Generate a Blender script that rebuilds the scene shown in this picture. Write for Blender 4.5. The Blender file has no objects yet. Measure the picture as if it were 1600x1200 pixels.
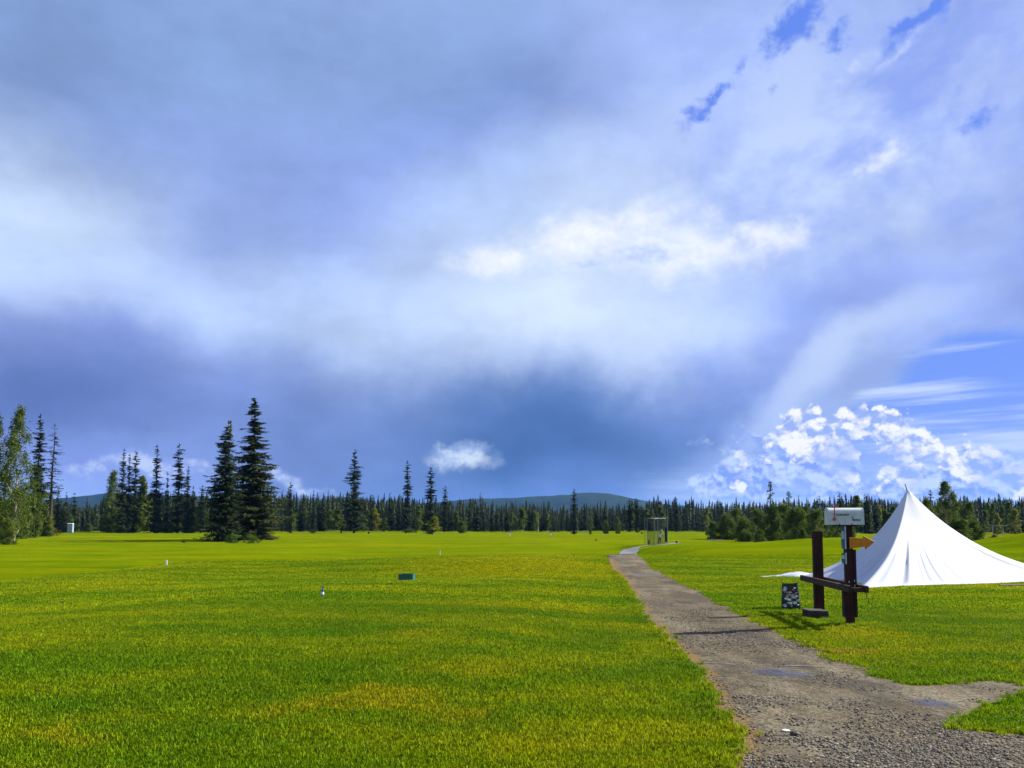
import bpy, bmesh, math, random
from mathutils import Vector, Matrix, noise as mnoise
from mathutils.geometry import delaunay_2d_cdt

S = bpy.context.scene
COL = S.collection
R = math.radians
# ------------------------------------------------------------------ camera
F = 1209.0; PPY = 737.5; PITCH = R(4.0); EYE = 1.65
FW = Vector((0, math.cos(PITCH), math.sin(PITCH))); UPV = Vector((0, -math.sin(PITCH), math.cos(PITCH)))
cam = bpy.data.cameras.new('camera'); camo = bpy.data.objects.new('camera', cam); COL.objects.link(camo)
camo.location = (0, 0, EYE); camo.rotation_euler = (R(90) + PITCH, 0, 0)
cam.sensor_width = 36; cam.lens = 36 * F / 1600; cam.shift_y = (PPY - 600) / 1600
cam.clip_start = 0.1; cam.clip_end = 20000
S.camera = camo

def ray(px, py):
    return Vector((1, 0, 0)) * ((px - 800) / F) + UPV * ((PPY - py) / F) + FW
def azel(px, py):
    d = ray(px, py).normalized()
    return math.degrees(math.atan2(d.x, d.y)), math.degrees(math.asin(d.z))
def at(px, py, Y):
    d = ray(px, py); t = Y / d.y
    return Vector((d.x * t, Y, EYE + d.z * t))
def sst(a, b, x):
    t = min(1, max(0, (x - a) / (b - a))); return t * t * (3 - 2 * t)
def gs(x, y, cx, cy, sx, sy):
    return math.exp(-((x - cx) / sx) ** 2 - ((y - cy) / sy) ** 2)
def H(x, y):
    s1 = -(x + 14.3); s2 = y - (40 + 0.35 * x)
    wide = sst(11, 19, x)
    w = 26 + 75 * wide
    d1 = sst(0, 11, s1) * sst(-2, 12, y); d2 = sst(0, 1, s2 / w)
    z = -1.5 * (1 - (1 - d1) * (1 - d2))
    z += 0.8 * sst(160, 390, y)
    z += 0.80 * gs(x, y, 32, 74, 9, 10) + 1.5 * gs(x, y, 46.5, 64, 5.5, 9) - .25 * gs(x, y, 36, 50, 10, 12) - .3 * gs(x, y, 39.5, 74, 5, 9)
    z += 0.20 * gs(x, y, 1.2, 36, 6.0, 7) - .22 * gs(x, y, -5, 26, 5, 4.5) - .10 * gs(x, y, 0, 24, 4, 3.5)
    if 4 < y < 60: z += .22 * sst(0, 3.2, 1.5 + .09 * (y - 5) - x) * sst(4.5, 10, y) * (1 - sst(4, 11, -x)) * (1 - sst(30, 44, y))
    f = sst(60, 140, y)
    if f > 0:
        z += f * 0.55 * (mnoise.noise(Vector((x * 0.018, y * 0.012, 3.1)))) + f * 0.24 * mnoise.noise(Vector((x * 0.05, y * 0.03, 7.7)))
        z += f * 0.9 * gs(x, y, 95, 235, 26, 22) + f * .5 * gs(x, y, 20, 300, 45, 20)
    if y < 60: z += (0.05 * mnoise.noise(Vector((x * 0.25, y * 0.18, 0.0))) + .05 * mnoise.noise(Vector((x * .12, y * .1, 4.4)))) * sst(0, 8, y)
    return z
def ground(px, py, dmax=1200):
    d = ray(px, py); t = 3.0; prev = None
    while t < dmax:
        x = d.x * t; y = d.y * t; z = EYE + d.z * t
        g = z - H(x, y)
        if g <= 0:
            a, b = prev, t
            for _ in range(20):
                m = (a + b) / 2
                if EYE + d.z * m - H(d.x * m, d.y * m) <= 0: b = m
                else: a = m
            return Vector((d.x * b, d.y * b, H(d.x * b, d.y * b)))
        prev = t; t *= 1.004
    return Vector((d.x * dmax, d.y * dmax, H(d.x * dmax, d.y * dmax)))

# ------------------------------------------------------------------ colour / node helpers
EXPO = 1.15
def lin(c):
    return tuple((v / 255 / 12.92 if v / 255 <= 0.04045 else ((v / 255 + 0.055) / 1.055) ** 2.4) for v in c)
class NT:
    def __init__(s, tree): s.t = tree; s.n = tree.nodes; s.l = tree.links
    def new(s, typ, **kw):
        n = s.n.new(typ)
        for k, v in kw.items(): setattr(n, k, v)
        return n
    def put(s, sock, v):
        if isinstance(v, bpy.types.NodeSocket): s.l.new(v, sock)
        elif v is not None:
            if hasattr(sock.default_value, '__len__') and len(sock.default_value) == 4 and len(v) == 3: v = tuple(v) + (1,)
            sock.default_value = v
    def math(s, op, a, b=None, c=None, clamp=False):
        n = s.new('ShaderNodeMath', operation=op, use_clamp=clamp)
        s.put(n.inputs[0], a)
        if b is not None: s.put(n.inputs[1], b)
        if c is not None: s.put(n.inputs[2], c)
        return n.outputs[0]
    def vmath(s, op, a, b=None, scale=None):
        n = s.new('ShaderNodeVectorMath', operation=op)
        s.put(n.inputs[0], a)
        if b is not None: s.put(n.inputs[1], b)
        if scale is not None: s.put(n.inputs['Scale'], scale)
        return n.outputs[0]
    def noise(s, vec, scale, detail=4, rough=0.5, col=False, dist=0.0):
        n = s.new('ShaderNodeTexNoise'); s.put(n.inputs['Vector'], vec)
        n.inputs['Scale'].default_value = scale; n.inputs['Detail'].default_value = detail
        n.inputs['Roughness'].default_value = rough; n.inputs['Distortion'].default_value = dist
        return n.outputs['Color'] if col else n.outputs[0]
    def smooth(s, v, a, b, lo=0.0, hi=1.0):
        n = s.new('ShaderNodeMapRange', interpolation_type='SMOOTHSTEP')
        s.put(n.inputs[0], v)
        for i, x in zip((1, 2, 3, 4), (a, b, lo, hi)): n.inputs[i].default_value = x
        return n.outputs[0]
    def mix(s, f, a, b, mode='MIX'):
        n = s.new('ShaderNodeMix', data_type='RGBA', blend_type=mode)
        s.put(n.inputs[0], f); s.put(n.inputs[6], a); s.put(n.inputs[7], b)
        return n.outputs[2]
    def mapping(s, vec, loc=(0, 0, 0), rot=(0, 0, 0), sc=(1, 1, 1), typ='POINT'):
        n = s.new('ShaderNodeMapping', vector_type=typ); s.put(n.inputs[0], vec)
        n.inputs[1].default_value = loc; n.inputs[2].default_value = rot; n.inputs[3].default_value = sc
        return n.outputs[0]

# ------------------------------------------------------------------ sky (world)
SUN_DIR = Vector((0.79, 0.25, 0.56)).normalized()
def build_world():
    w = bpy.data.worlds.new('World'); S.world = w; w.use_nodes = True
    w.node_tree.nodes.clear(); T = NT(w.node_tree)
    D = T.new('ShaderNodeTexCoord').outputs['Generated']
    sep = T.new('ShaderNodeSeparateXYZ'); T.put(sep.inputs[0], D)
    az = T.math('MULTIPLY', T.math('ARCTAN2', sep.outputs[0], sep.outputs[1]), 57.29578)
    el = T.math('MULTIPLY', T.math('ARCSINE', sep.outputs[2]), 57.29578)
    cmb = T.new('ShaderNodeCombineXYZ'); T.put(cmb.inputs[0], az); T.put(cmb.inputs[1], el); P = cmb.outputs[0]
    # domain warp, in degrees
    half = (0.5, 0.5, 0.5)
    w1 = T.vmath('SCALE', T.vmath('SUBTRACT', T.noise(D, 3.0, 2, 0.5, True), half), scale=9.0)
    w2 = T.vmath('SCALE', T.vmath('SUBTRACT', T.noise(D, 11.0, 5, 0.6, True), half), scale=3.6)
    PW = T.vmath('ADD', T.vmath('ADD', P, w1), w2)
    w3 = T.vmath('SCALE', T.vmath('SUBTRACT', T.noise(D, 22.0, 7, 0.62, True), half), scale=3.0)
    PC = T.vmath('ADD', P, w3)                      # crisper coordinates for hard clouds
    def blob(cx, cy, rx, ry, rot=0, vec=None, soft=True):
        a, e = azel(cx, cy)
        a0, _ = azel(cx - rx, cy); a1, _ = azel(cx + rx, cy); _, e0 = azel(cx, cy + ry); _, e1 = azel(cx, cy - ry)
        m = T.mapping(vec or PW, (a, e, 0), (0, 0, R(rot)), ((a1 - a0) / 2, abs(e1 - e0) / 2, 1000), 'TEXTURE')
        g = T.new('ShaderNodeTexGradient', gradient_type='SPHERICAL'); T.put(g.inputs[0], m)
        return T.smooth(g.outputs[1], 0, 1) if soft else g.outputs[1]
    k = 2 ** -EXPO
    def C(*c): return tuple(v * k for v in lin(c))
    sky = T.new('ShaderNodeTexSky', sky_type='NISHITA')
    sky.sun_disc = False; sky.sun_elevation = math.asin(SUN_DIR.z)
    sky.sun_rotation = math.atan2(SUN_DIR.x, SUN_DIR.y)
    sky.air_density = 1.3; sky.dust_density = 0.3; sky.ozone_density = 4.0
    clear = T.vmath('SCALE', sky.outputs[0], scale=0.055)
    clear = T.mix(0.8, clear, C(98, 136, 248))
    # wide cloud deck
    col = T.mix(1.0, (0, 0, 0), C(150, 175, 238))
    big = T.noise(D, 2.2, 5, 0.55)
    col = T.mix(T.smooth(big, .35, .65), col, C(168, 192, 246))
    soft = [  # cx, cy, rx, ry, rot, colour, strength
        (350, 60, 900, 260, 0, (134, 164, 216), .95),
        (0, 30, 420, 260, 0, (128, 156, 206), .85),
        (650, 120, 420, 170, 20, (134, 162, 214), .95),
        (820, 190, 360, 130, 18, (124, 152, 210), 1),
        (600, 330, 420, 220, 10, (146, 170, 236), .8),
        (330, 230, 330, 120, -10, (142, 168, 230), .7),
        (1080, 60, 300, 260, 40, (168, 190, 246), .7),
        (60, 340, 330, 190, -10, (204, 224, 254), 1),
        (90, 440, 420, 90, -6, (200, 222, 254), .9),
        (330, 470, 420, 90, 0, (186, 208, 252), .9),
        (620, 520, 420, 130, 0, (184, 208, 252), .9),
        (950, 490, 560, 250, 8, (212, 229, 255), 1),
        (980, 400, 400, 150, 0, (218, 234, 255), .9),
        (1200, 400, 330, 190, 15, (186, 208, 253), .8),
        (780, 330, 240, 130, 10, (182, 206, 250), .8),
        (1150, 210, 330, 130, 20, (164, 188, 250), .8),
        (1400, 330, 300, 180, 10, (186, 206, 252), .7),
        (1450, 140, 260, 120, 15, (148, 172, 246), .9),
        (1560, 230, 160, 200, 0, (150, 172, 244), .6),
        (1610, 400, 180, 210, 0, (136, 160, 232), .9),
        (1430, 480, 330, 110, 20, (150, 172, 242), .9),
        (1200, 560, 300, 90, 25, (152, 176, 244), .9),
        (1060, 620, 260, 70, 20, (132, 158, 232), .7),
        # the dark rain band
        (120, 530, 360, 90, 0, (142, 160, 224), .8),
        (150, 620, 560, 130, 0, (104, 130, 196), 1),
        (60, 650, 380, 100, 0, (98, 122, 188), .8),
        (420, 640, 330, 110, -5, (124, 148, 214), .7),
        (520, 720, 420, 110, 0, (124, 148, 212), .8),
        (850, 655, 480, 120, 0, (96, 128, 192), 1),
        (850, 690, 330, 120, 0, (74, 108, 168), 1),
        (960, 760, 260, 70, 0, (98, 132, 204), .7),
        (660, 770, 300, 60, 0, (108, 140, 208), .7),
        (150, 740, 300, 62, 0, (132, 154, 228), .9),
    ]
    for cx, cy, rx, ry, rot, c, st in soft:
        b = T.math('MULTIPLY', blob(cx, cy, rx * 1.15, ry * 1.25, rot), st)
        col = T.mix(b, col, C(*c))
    # soft internal modelling of the deck
    fb = T.noise(D, 9.0, 9, 0.55, dist=.15)
    fb2 = T.noise(T.mapping(D, sc=(1, 1, 2.2)), 4.5, 7, 0.6)
    sh = T.math('ADD', T.smooth(fb, .25, .75, -.06, .06), T.smooth(fb2, .3, .7, -.11, .11))
    col = T.vmath('SCALE', col, scale=T.math('ADD', sh, 1.0))
    mott = T.noise(T.mapping(D, sc=(1, 1, 1.4)), 7.0, 9, .60, dist=.15)
    mr = T.math('MULTIPLY', blob(1300, 250, 620, 420, 15), .75)
    col = T.mix(mr, col, T.mix(T.smooth(mott, .36, .64), C(142, 168, 246), C(204, 221, 255)))
    # shared crisp noise: sampled twice, once shifted towards the sun
    CS = T.mapping(D, sc=(1, 1, 1.25))
    n1 = T.noise(CS, 21.0, 9, 0.56)
    n1o = T.noise(T.vmath('ADD', CS, (0.006, 0.0, 0.010)), 21.0, 9, 0.56)
    lit = T.math('MULTIPLY_ADD', T.math('SUBTRACT', n1, n1o), 5.5, 0.62, clamp=True)
    n2 = T.noise(CS, 9.0, 9, 0.6)
    def billow(vec):
        v = T.new('ShaderNodeTexVoronoi', feature='F1'); T.put(v.inputs['Vector'], vec); v.inputs['Scale'].default_value = 34; v.inputs['Detail'].default_value = 3.2; v.inputs['Roughness'].default_value = .52; v.inputs['Lacunarity'].default_value = 2.1
        return v.outputs['Distance']
    WV = T.vmath('ADD', CS, T.vmath('SCALE', T.vmath('SUBTRACT', T.noise(CS, 30.0, 4, 0.6, True), half), scale=.022))
    b0 = billow(WV); b1 = billow(T.vmath('ADD', WV, (0.0045, 0.0, 0.0085)))
    nb = T.math('SUBTRACT', 1.05, b0)
    litb = T.math('MULTIPLY_ADD', T.math('SUBTRACT', b1, b0), 2.2, 0.62, clamp=True)
    low = T.noise(CS, 16.0, 3, .5)
    litb = T.math('MULTIPLY', litb, T.smooth(low, .35, .6, .35, 1.15), clamp=True)
    n3 = T.noise(CS, 14.0, 10, 0.66)
    lit2 = T.math('MULTIPLY_ADD', T.math('SUBTRACT', T.noise(CS, 48.0, 7, 0.6), T.noise(T.vmath('ADD', CS, (0.003, 0.0, 0.006)), 48.0, 7, 0.6)), 4.0, 0.0)
    lit = T.math('ADD', T.math('MULTIPLY_ADD', T.math('SUBTRACT', n1, n1o), 6.0, 0.42), lit2, clamp=True)
    def crisp(blobs, c_lo, c_hi, a, b, kn=1.0, nz=None, st=1.0, lt=None):
        nonlocal col
        m = None
        for bl in blobs:
            g = T.math('MULTIPLY', blob(*bl[:5], vec=PC, soft=False), bl[5])
            m = g if m is None else T.math('MAXIMUM', m, g)
        dens = T.math('ADD', m, T.math('MULTIPLY', T.math('SUBTRACT', nz or n1, 0.5), T.math('MULTIPLY', T.smooth(m, 0, .25), kn)))
        al = T.math('MULTIPLY', T.smooth(dens, a, b), st)
        col = T.mix(al, col, T.mix(lit if lt is None else lt, C(*c_lo), C(*c_hi)))
    # clear blue holes at the top right
    def hole(blobs, a=.18, b=.62, kn=2.2):
        nonlocal col
        m = None
        for bl in blobs:
            g = T.math('MULTIPLY', blob(*bl[:5], vec=PC, soft=False), bl[5])
            m = g if m is None else T.math('MAXIMUM', m, g)
        dens = T.math('ADD', m, T.math('MULTIPLY', T.math('SUBTRACT', n3, 0.5), kn))
        col = T.mix(T.math('MULTIPLY', T.smooth(dens, a, b), T.smooth(m, 0, .12)), col, clear)
    hole([(1118, 145, 105, 28, 34, .8), (1240, 45, 125, 70, 40, .66), (1310, 55, 70, 40, 30, .6), (1450, 15, 110, 38, 28, 1.1), (1410, 38, 60, 28, 25, .85), (1530, 190, 60, 26, 20, .3)])
    # clear strip with streaks, lower right
    m = T.math('MAXIMUM', blob(1620, 610, 330, 130, 6, vec=PW), T.math('MULTIPLY', blob(1480, 640, 210, 70, 8), .8))
    col = T.mix(T.smooth(m, .08, .42), col, clear)
    mlow = blob(1420, 760, 620, 150, 0, vec=P)
    col = T.mix(T.math('MULTIPLY', T.smooth(mlow, .05, .6), .85), col, C(146, 176, 248))
    stn = T.noise(T.mapping(P, rot=(0, 0, R(1.5)), sc=(.045, .62, 1)), 1.0, 5, 0.55)
    strk = T.math('MULTIPLY', T.smooth(stn, .47, .66), T.smooth(m, .02, .25))
    col = T.mix(T.math('MULTIPLY', strk, .9), col, C(204, 222, 253))
    hz = T.smooth(T.math('ABSOLUTE', T.math('SUBTRACT', el, 2.0)), 0, 3.0, 1, 0)
    stl = T.noise(T.mapping(P, sc=(.12, 1.1, 1)), 1.0, 6, 0.6)
    right = T.smooth(az, 6, 16)
    col = T.mix(T.math('MULTIPLY', T.math('MULTIPLY', hz, right), T.smooth(stl, .38, .66, .15, .95)), col, C(196, 216, 252))
    # bright edge of the deck above the streaks
    col = T.mix(T.math('MULTIPLY', blob(1330, 570, 300, 46, 24), .7), col, C(206, 224, 254))
    col = T.mix(T.math('MULTIPLY', blob(1200, 625, 220, 40, 22), .6), col, C(188, 208, 252))
    # bright broken cloud in the middle
    crisp([(930, 368, 230, 60, 8, 1.25), (1060, 390, 200, 66, -8, 1.25), (1200, 370, 110, 54, 0, 1.1), (800, 402, 170, 36, 5, .95), (1110, 335, 60, 40, 0, .6), (860, 350, 60, 22, 0, .6)],
          (214, 230, 255), (250, 253, 255),   .10, 1.25, 2.0, nz=n3, lt=T.math('MULTIPLY_ADD', lit, .35, .60, clamp=True))
    crisp([(920, 412, 90, 18, 4, .6), (1010, 395, 120, 22, 0, .75)], (184, 206, 248), (206, 224, 254), .2, .6, 1.2, st=.75)
    crisp([(1385, 240, 62, 40, 20, .9), (1340, 265, 60, 26, 20, .5)], (206, 224, 255), (244, 250, 255), .05, 1.0, 1.3, nz=n3)
    crisp([(1420, 60, 130, 22, 30, .8), (1330, 110, 90, 22, 35, .5)], (182, 202, 252), (214, 228, 255), .05, .9, 1.5, nz=n3, st=.6)
    # small bright rifts over the left treeline and above the hill
    crisp([(270, 730, 130, 34, 0, 1.0), (440, 745, 70, 26, -20, .8), (150, 735, 90, 30, 0, .6), (480, 765, 90, 16, -10, .6)], (150, 172, 240), (206, 222, 252), .15, .7, 1.2, st=.8)
    crisp([(725, 716, 75, 30, 4, 1.0)], (172, 196, 238), (222, 236, 252), .05, .75, .9, nz=n2, st=.9)
    # cumulus heads at the lower right
    crisp([(1140, 700, 80, 44, 0, .55), (1130, 755, 80, 40, 0, .85), (1230, 735, 150, 50, 0, .75), (1500, 745, 190, 50, 0, .9), (1360, 770, 130, 30, 0, .7)],
          (132, 160, 244), (206, 224, 254), .10, .5, 1.8, st=.9)
    crisp([(1245, 670, 76, 54, 0, 1.15), (1285, 704, 92, 60, -10, 1.3), (1210, 690, 50, 30, 0, .7), (1320, 735, 62, 30, 0, .8),
           (1375, 668, 104, 48, -8, 1.35), (1425, 695, 80, 46, -10, 1.15), (1425, 738, 90, 40, 0, 1.05), (1510, 725, 86, 48, -10, 1.2), (1575, 748, 80, 42, -10, 1.1), (1330, 765, 120, 26, 0, .7), (1180, 715, 60, 34, 0, .7), (1150, 752, 70, 26, 0, .55)],
          (158, 182, 244), (253, 254, 255), .16, .40, .62, nz=nb, lt=litb)
    # towards and below the horizon, and behind the camera, the deck just carries on
    bg = T.new('ShaderNodeBackground'); T.put(bg.inputs[0], col); bg.inputs[1].default_value = 1.0
    out = T.new('ShaderNodeOutputWorld'); T.l.new(bg.outputs[0], out.inputs[0])
    w.cycles.sampling_method = 'MANUAL'; w.cycles.sample_map_resolution = 512
build_world()

sun = bpy.data.lights.new('sun', 'SUN'); sun.energy = 5.0; sun.angle = R(0.5); sun.color = (1.0, 0.955, 0.86)
suno = bpy.data.objects.new('sun', sun); COL.objects.link(suno); suno.location = SUN_DIR * 60
suno.rotation_euler = SUN_DIR.to_track_quat('Z', 'Y').to_euler()
S.view_settings.view_transform = 'Standard'; S.view_settings.look = 'None'
S.view_settings.exposure = EXPO; S.view_settings.gamma = 1; S.view_settings.use_curve_mapping = False

# ------------------------------------------------------------------ materials
def material(name, rough=0.8, spec=0.3):
    m = bpy.data.materials.new(name); m.use_nodes = True
    T = NT(m.node_tree); b = m.node_tree.nodes['Principled BSDF']
    b.inputs['Roughness'].default_value = rough; b.inputs['Specular IOR Level'].default_value = spec
    return m, T, b
def bump(T, b, h, strength=0.3, dist=0.02):
    n = T.new('ShaderNodeBump'); n.inputs['Strength'].default_value = strength; n.inputs['Distance'].default_value = dist
    T.put(n.inputs['Height'], h); T.l.new(n.outputs[0], b.inputs['Normal'])
def plain(name, c, rough=0.6, spec=0.3, var=0.15, scale=12, metallic=0, bumpy=0.0):
    m, T, b = material(name, rough, spec)
    P = T.new('ShaderNodeTexCoord').outputs['Object']
    n = T.noise(P, scale, 5, .6)
    T.put(b.inputs['Base Color'], T.mix(T.smooth(n, .3, .7), tuple(v * (1 - var) for v in c), tuple(min(1, v * (1 + var)) for v in c)))
    b.inputs['Metallic'].default_value = metallic
    if bumpy: bump(T, b, n, bumpy, .01)
    return m
def lawn_colour(T):
    P = T.new('ShaderNodeNewGeometry').outputs['Position']
    P2 = T.mapping(P, sc=(1, 1, 0))
    big = T.noise(P2, 0.11, 3, .5); mid = T.noise(T.mapping(P2, rot=(0, 0, .5), sc=(.55, 1.5, 1)), .42, 4, .62)
    sml = T.noise(P2, 2.6, 4, .65)
    c = T.mix(T.smooth(mid, .36, .66), (0.040, 0.082, 0.0015), (0.086, 0.112, 0.0015))
    yel = T.math('ADD', T.math('MULTIPLY', T.math('SUBTRACT', big, .5), 1.3), T.math('MULTIPLY', T.math('SUBTRACT', sml, .5), .55))
    yel = T.math('ADD', yel, T.math('MULTIPLY', T.math('SUBTRACT', mid, .5), .9))
    c = T.mix(T.smooth(yel, -.05, .50, 0, .75), c, (0.118, 0.128, 0.002))
    # worn, straw-coloured and dark green patches, plus sunlight painted yellow on the mound top
    def patch(px, py, rx, ry, st, cc, c):
        g = ground(px, py); k = T.mapping(T.vmath('ADD', P2, T.vmath('SCALE', T.vmath('SUBTRACT', T.noise(P2, 1.3, 4, .6, True), (.5, .5, .5)), scale=1.9 * rx)), (g.x, g.y, 0), (0, 0, 0), (rx, ry, 1000), 'TEXTURE')
        q = T.new('ShaderNodeTexGradient', gradient_type='SPHERICAL'); T.put(q.inputs[0], k)
        return T.mix(T.math('MULTIPLY', T.smooth(q.outputs[1], .0, .9), st * .8), c, cc)
    ye = (0.135, 0.134, 0.002); st_ = (0.140, 0.125, 0.004); dg = (0.026, 0.066, 0.002)
    c = patch(800, 880, 7, 9, .8, ye, c); c = patch(900, 869, 4, 4, .6, ye, c)  # both yellow areas put the mound crest's sunlight into the lawn colour
    c = patch(560, 1110, 1.4, .5, .8, st_, c); c = patch(650, 990, .9, .5, .55, st_, c); c = patch(100, 1150, .55, .3, .6, st_, c)
    c = patch(640, 1085, .7, .3, .6, st_, c); c = patch(760, 1040, 1.3, .7, .55, ye, c); c = patch(880, 1165, .8, .4, .6, ye, c)
    c = patch(560, 970, 1.6, 1.6, .6, dg, c); c = patch(120, 1110, 1.0, .5, .6, dg, c); c = patch(960, 1060, 1.2, .9, .55, dg, c)
    c = patch(1350, 990, .9, .8, .75, ye, c); c = patch(1320, 1020, .7, .35, .7, (0.11, .07, .02), c); c = patch(1550, 1000, 1.6, 1.3, .5, dg, c)
    for q_ in ((1075, 1045, .8, 1.0), (1000, 960, .9, 2.2), (1105, 1110, .6, .7), (930, 1000, .9, 1.4), (400, 1075, 1.6, .7), (700, 1130, .9, .4), (1420, 960, 1.6, 1.0)): c = patch(*q_, .6, dg, c)
    return c, P, P2
def mat_lawn():
    m, T, b = material('lawn', .95, .0)
    c, P, P2 = lawn_colour(T)
    # mown streaks of the far fairway
    sep = T.new('ShaderNodeSeparateXYZ'); T.put(sep.inputs[0], P)
    far = T.smooth(sep.outputs[1], 26, 60)
    st = T.noise(T.mapping(P2, sc=(.05, .12, 1)), 1.0, 8, .7); st2 = T.noise(T.mapping(P2, sc=(.02, .05, 1)), 1.0, 4, .6)
    fc = T.mix(T.smooth(st, .35, .65), (0.074, 0.118, 0.001), (0.134, 0.168, 0.001))
    fc = T.mix(T.smooth(st2, .46, .66, 0, .8), fc, (0.175, 0.168, 0.0005))
    md = T.noise(T.mapping(P2, sc=(.16, .5, 1)), 1.0, 8, .75)
    fc = T.vmath('SCALE', fc, scale=T.smooth(md, .3, .7, .74, 1.26))
    c = T.mix(T.math('MULTIPLY', far, .8), c, fc)
    g1 = T.noise(P2, 55, 3, .7); g2 = T.noise(P2, 16, 3, .7)
    grain = T.math('ADD', T.smooth(g1, .3, .7, .62, 1.4), T.smooth(g2, .3, .7, -.22, .22))
    c = T.vmath('SCALE', c, scale=grain)
    T.put(b.inputs['Base Color'], c)
    bump(T, b, T.math('ADD', g1, T.math('MULTIPLY', g2, 2)), .9, .03)
    return m
def mat_blade():
    m, T, b = material('grass_blade', .6, .08)
    c, P, P2 = lawn_colour(T)
    n = T.noise(P, 30, 2, .5); ri = T.new('ShaderNodeNewGeometry').outputs['Random Per Island']
    q = T.math('ADD', T.math('MULTIPLY', n, .9), T.math('MULTIPLY', T.math('MULTIPLY', ri, ri), .75))
    c = T.vmath('SCALE', c, scale=T.smooth(q, .25, 1.15, .42, 4.9)); c = T.vmath('MULTIPLY', c, (1.08, .98, .5))
    T.put(b.inputs['Base Color'], c)
    tr = T.new('ShaderNodeBsdfTranslucent'); T.put(tr.inputs[0], c)
    mx = T.new('ShaderNodeMixShader'); mx.inputs[0].default_value = .38
    T.l.new(b.outputs[0], mx.inputs[1]); T.l.new(tr.outputs[0], mx.inputs[2])
    T.l.new(mx.outputs[0], m.node_tree.nodes['Material Output'].inputs[0])
    return m
def mat_path():
    m, T, b = material('path_gravel', .9, .15)
    P = T.new('ShaderNodeNewGeometry').outputs['Position']; P2 = T.mapping(P, sc=(1, 1, 0))
    n = T.noise(P2, .8, 6, .6); n2 = T.noise(T.mapping(P2, rot=(0, 0, .45), sc=(1, .3, 1)), 1.2, 6, .65); f = T.noise(P2, 38, 4, .75); f2 = T.noise(P2, 9, 4, .65)
    c = T.mix(T.smooth(n, .35, .65), (0.066, 0.049, 0.027), (0.112, 0.086, 0.048))
    c = T.mix(T.smooth(n2, .47, .64, 0, .8), c, (0.155, 0.130, 0.078))
    c = T.mix(T.smooth(T.noise(T.mapping(P2, sc=(.6, .45, 1), loc=(3, 1, 0)), 1.1, 5, .6), .52, .68, 0, .75), c, (0.034, 0.028, 0.019))
    v = T.new('ShaderNodeTexVoronoi'); v.inputs['Scale'].default_value = 34; T.put(v.inputs['Vector'], P2)
    c = T.vmath('SCALE', c, scale=T.math('ADD', T.smooth(f, .28, .72, .62, 1.35), T.smooth(f2, .3, .7, -.2, .2)))
    vs_ = T.new('ShaderNodeSeparateXYZ'); T.put(vs_.inputs[0], v.outputs['Color']); c = T.vmath('SCALE', c, scale=T.smooth(vs_.outputs[0], 0, 1, .72, 1.25))
    e = T.new('ShaderNodeAttribute', attribute_name='straw'); em = T.math('ADD', e.outputs['Fac'], T.math('MULTIPLY', T.math('SUBTRACT', T.noise(P2, 7, 4, .65), .5), T.math('MULTIPLY', e.outputs['Fac'], 2.2)))
    c = T.mix(T.smooth(em, .3, .75, 0, .85), c, (0.17, 0.10, 0.026))
    T.put(b.inputs['Base Color'], c)
    wet = T.smooth(T.noise(P2, .55, 3, .5), .52, .7)
    bump(T, b, T.math('ADD', T.math('MULTIPLY', v.outputs[0], .6), T.math('ADD', f, T.math('MULTIPLY', f2, 1.5))), .55, .03)
    T.put(b.inputs['Roughness'], T.smooth(wet, 0, 1, .95, .5))
    return m
def mat_foliage(name, c1, c2, trans=.22, hue=None):
    m, T, b = material(name, .75, .15)
    oi = T.new('ShaderNodeObjectInfo').outputs['Random']
    P = T.new('ShaderNodeNewGeometry').outputs['Position']
    n = T.noise(P, .9, 4, .7)
    f = T.math('ADD', T.smooth(n, .3, .7, 0, .7), T.math('MULTIPLY', oi, .35))
    c = T.mix(f, c1, c2)
    if hue: c = T.mix(T.smooth(oi, .62, .95, 0, .9), c, hue)
    T.put(b.inputs['Base Color'], c)
    tr = T.new('ShaderNodeBsdfTranslucent'); T.put(tr.inputs[0], c)
    mx = T.new('ShaderNodeMixShader'); mx.inputs[0].default_value = trans
    T.l.new(b.outputs[0], mx.inputs[1]); T.l.new(tr.outputs[0], mx.inputs[2])
    T.l.new(mx.outputs[0], m.node_tree.nodes['Material Output'].inputs[0])
    return m
def mat_wood(name, c1, c2, scale=(14, 14, 1.2)):
    m, T, b = material(name, .75, .25)
    P = T.new('ShaderNodeTexCoord').outputs['Object']
    n = T.noise(T.mapping(P, sc=scale), 2.5, 7, .7); s = T.noise(P, 5, 4, .6)
    c = T.mix(T.smooth(n, .3, .7), c1, c2); c = T.vmath('SCALE', c, scale=T.smooth(s, .3, .7, .7, 1.3))
    T.put(b.inputs['Base Color'], c); bump(T, b, n, .5, .006)
    return m
M = {}
M['lawn'] = mat_lawn(); M['blade'] = mat_blade(); M['path'] = mat_path()
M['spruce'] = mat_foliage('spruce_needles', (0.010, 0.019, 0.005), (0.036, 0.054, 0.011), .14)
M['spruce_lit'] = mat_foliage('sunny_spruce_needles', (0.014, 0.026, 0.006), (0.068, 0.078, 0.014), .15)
M['birch'] = mat_foliage('birch_leaves', (0.055, 0.085, 0.006), (0.14, 0.185, 0.012), .38, (0.20, 0.20, 0.012))
M['shrub'] = mat_foliage('shrub_leaves', (0.034, 0.062, 0.006), (0.125, 0.165, 0.016), .34)
M['weed'] = mat_foliage('weed_leaves', (0.05, 0.095, 0.008), (0.09, 0.14, 0.012), .3)
M['rust'] = mat_foliage('autumn_leaves', (0.055, 0.045, 0.008), (0.12, 0.095, 0.012), .25)
M['bark'] = plain('bark', (0.06, 0.045, 0.03), .95, .1, .4, 6)
M['white_bark'] = plain('white_bark', (0.34, 0.31, 0.25), .9, .1, .35, 3)
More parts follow.
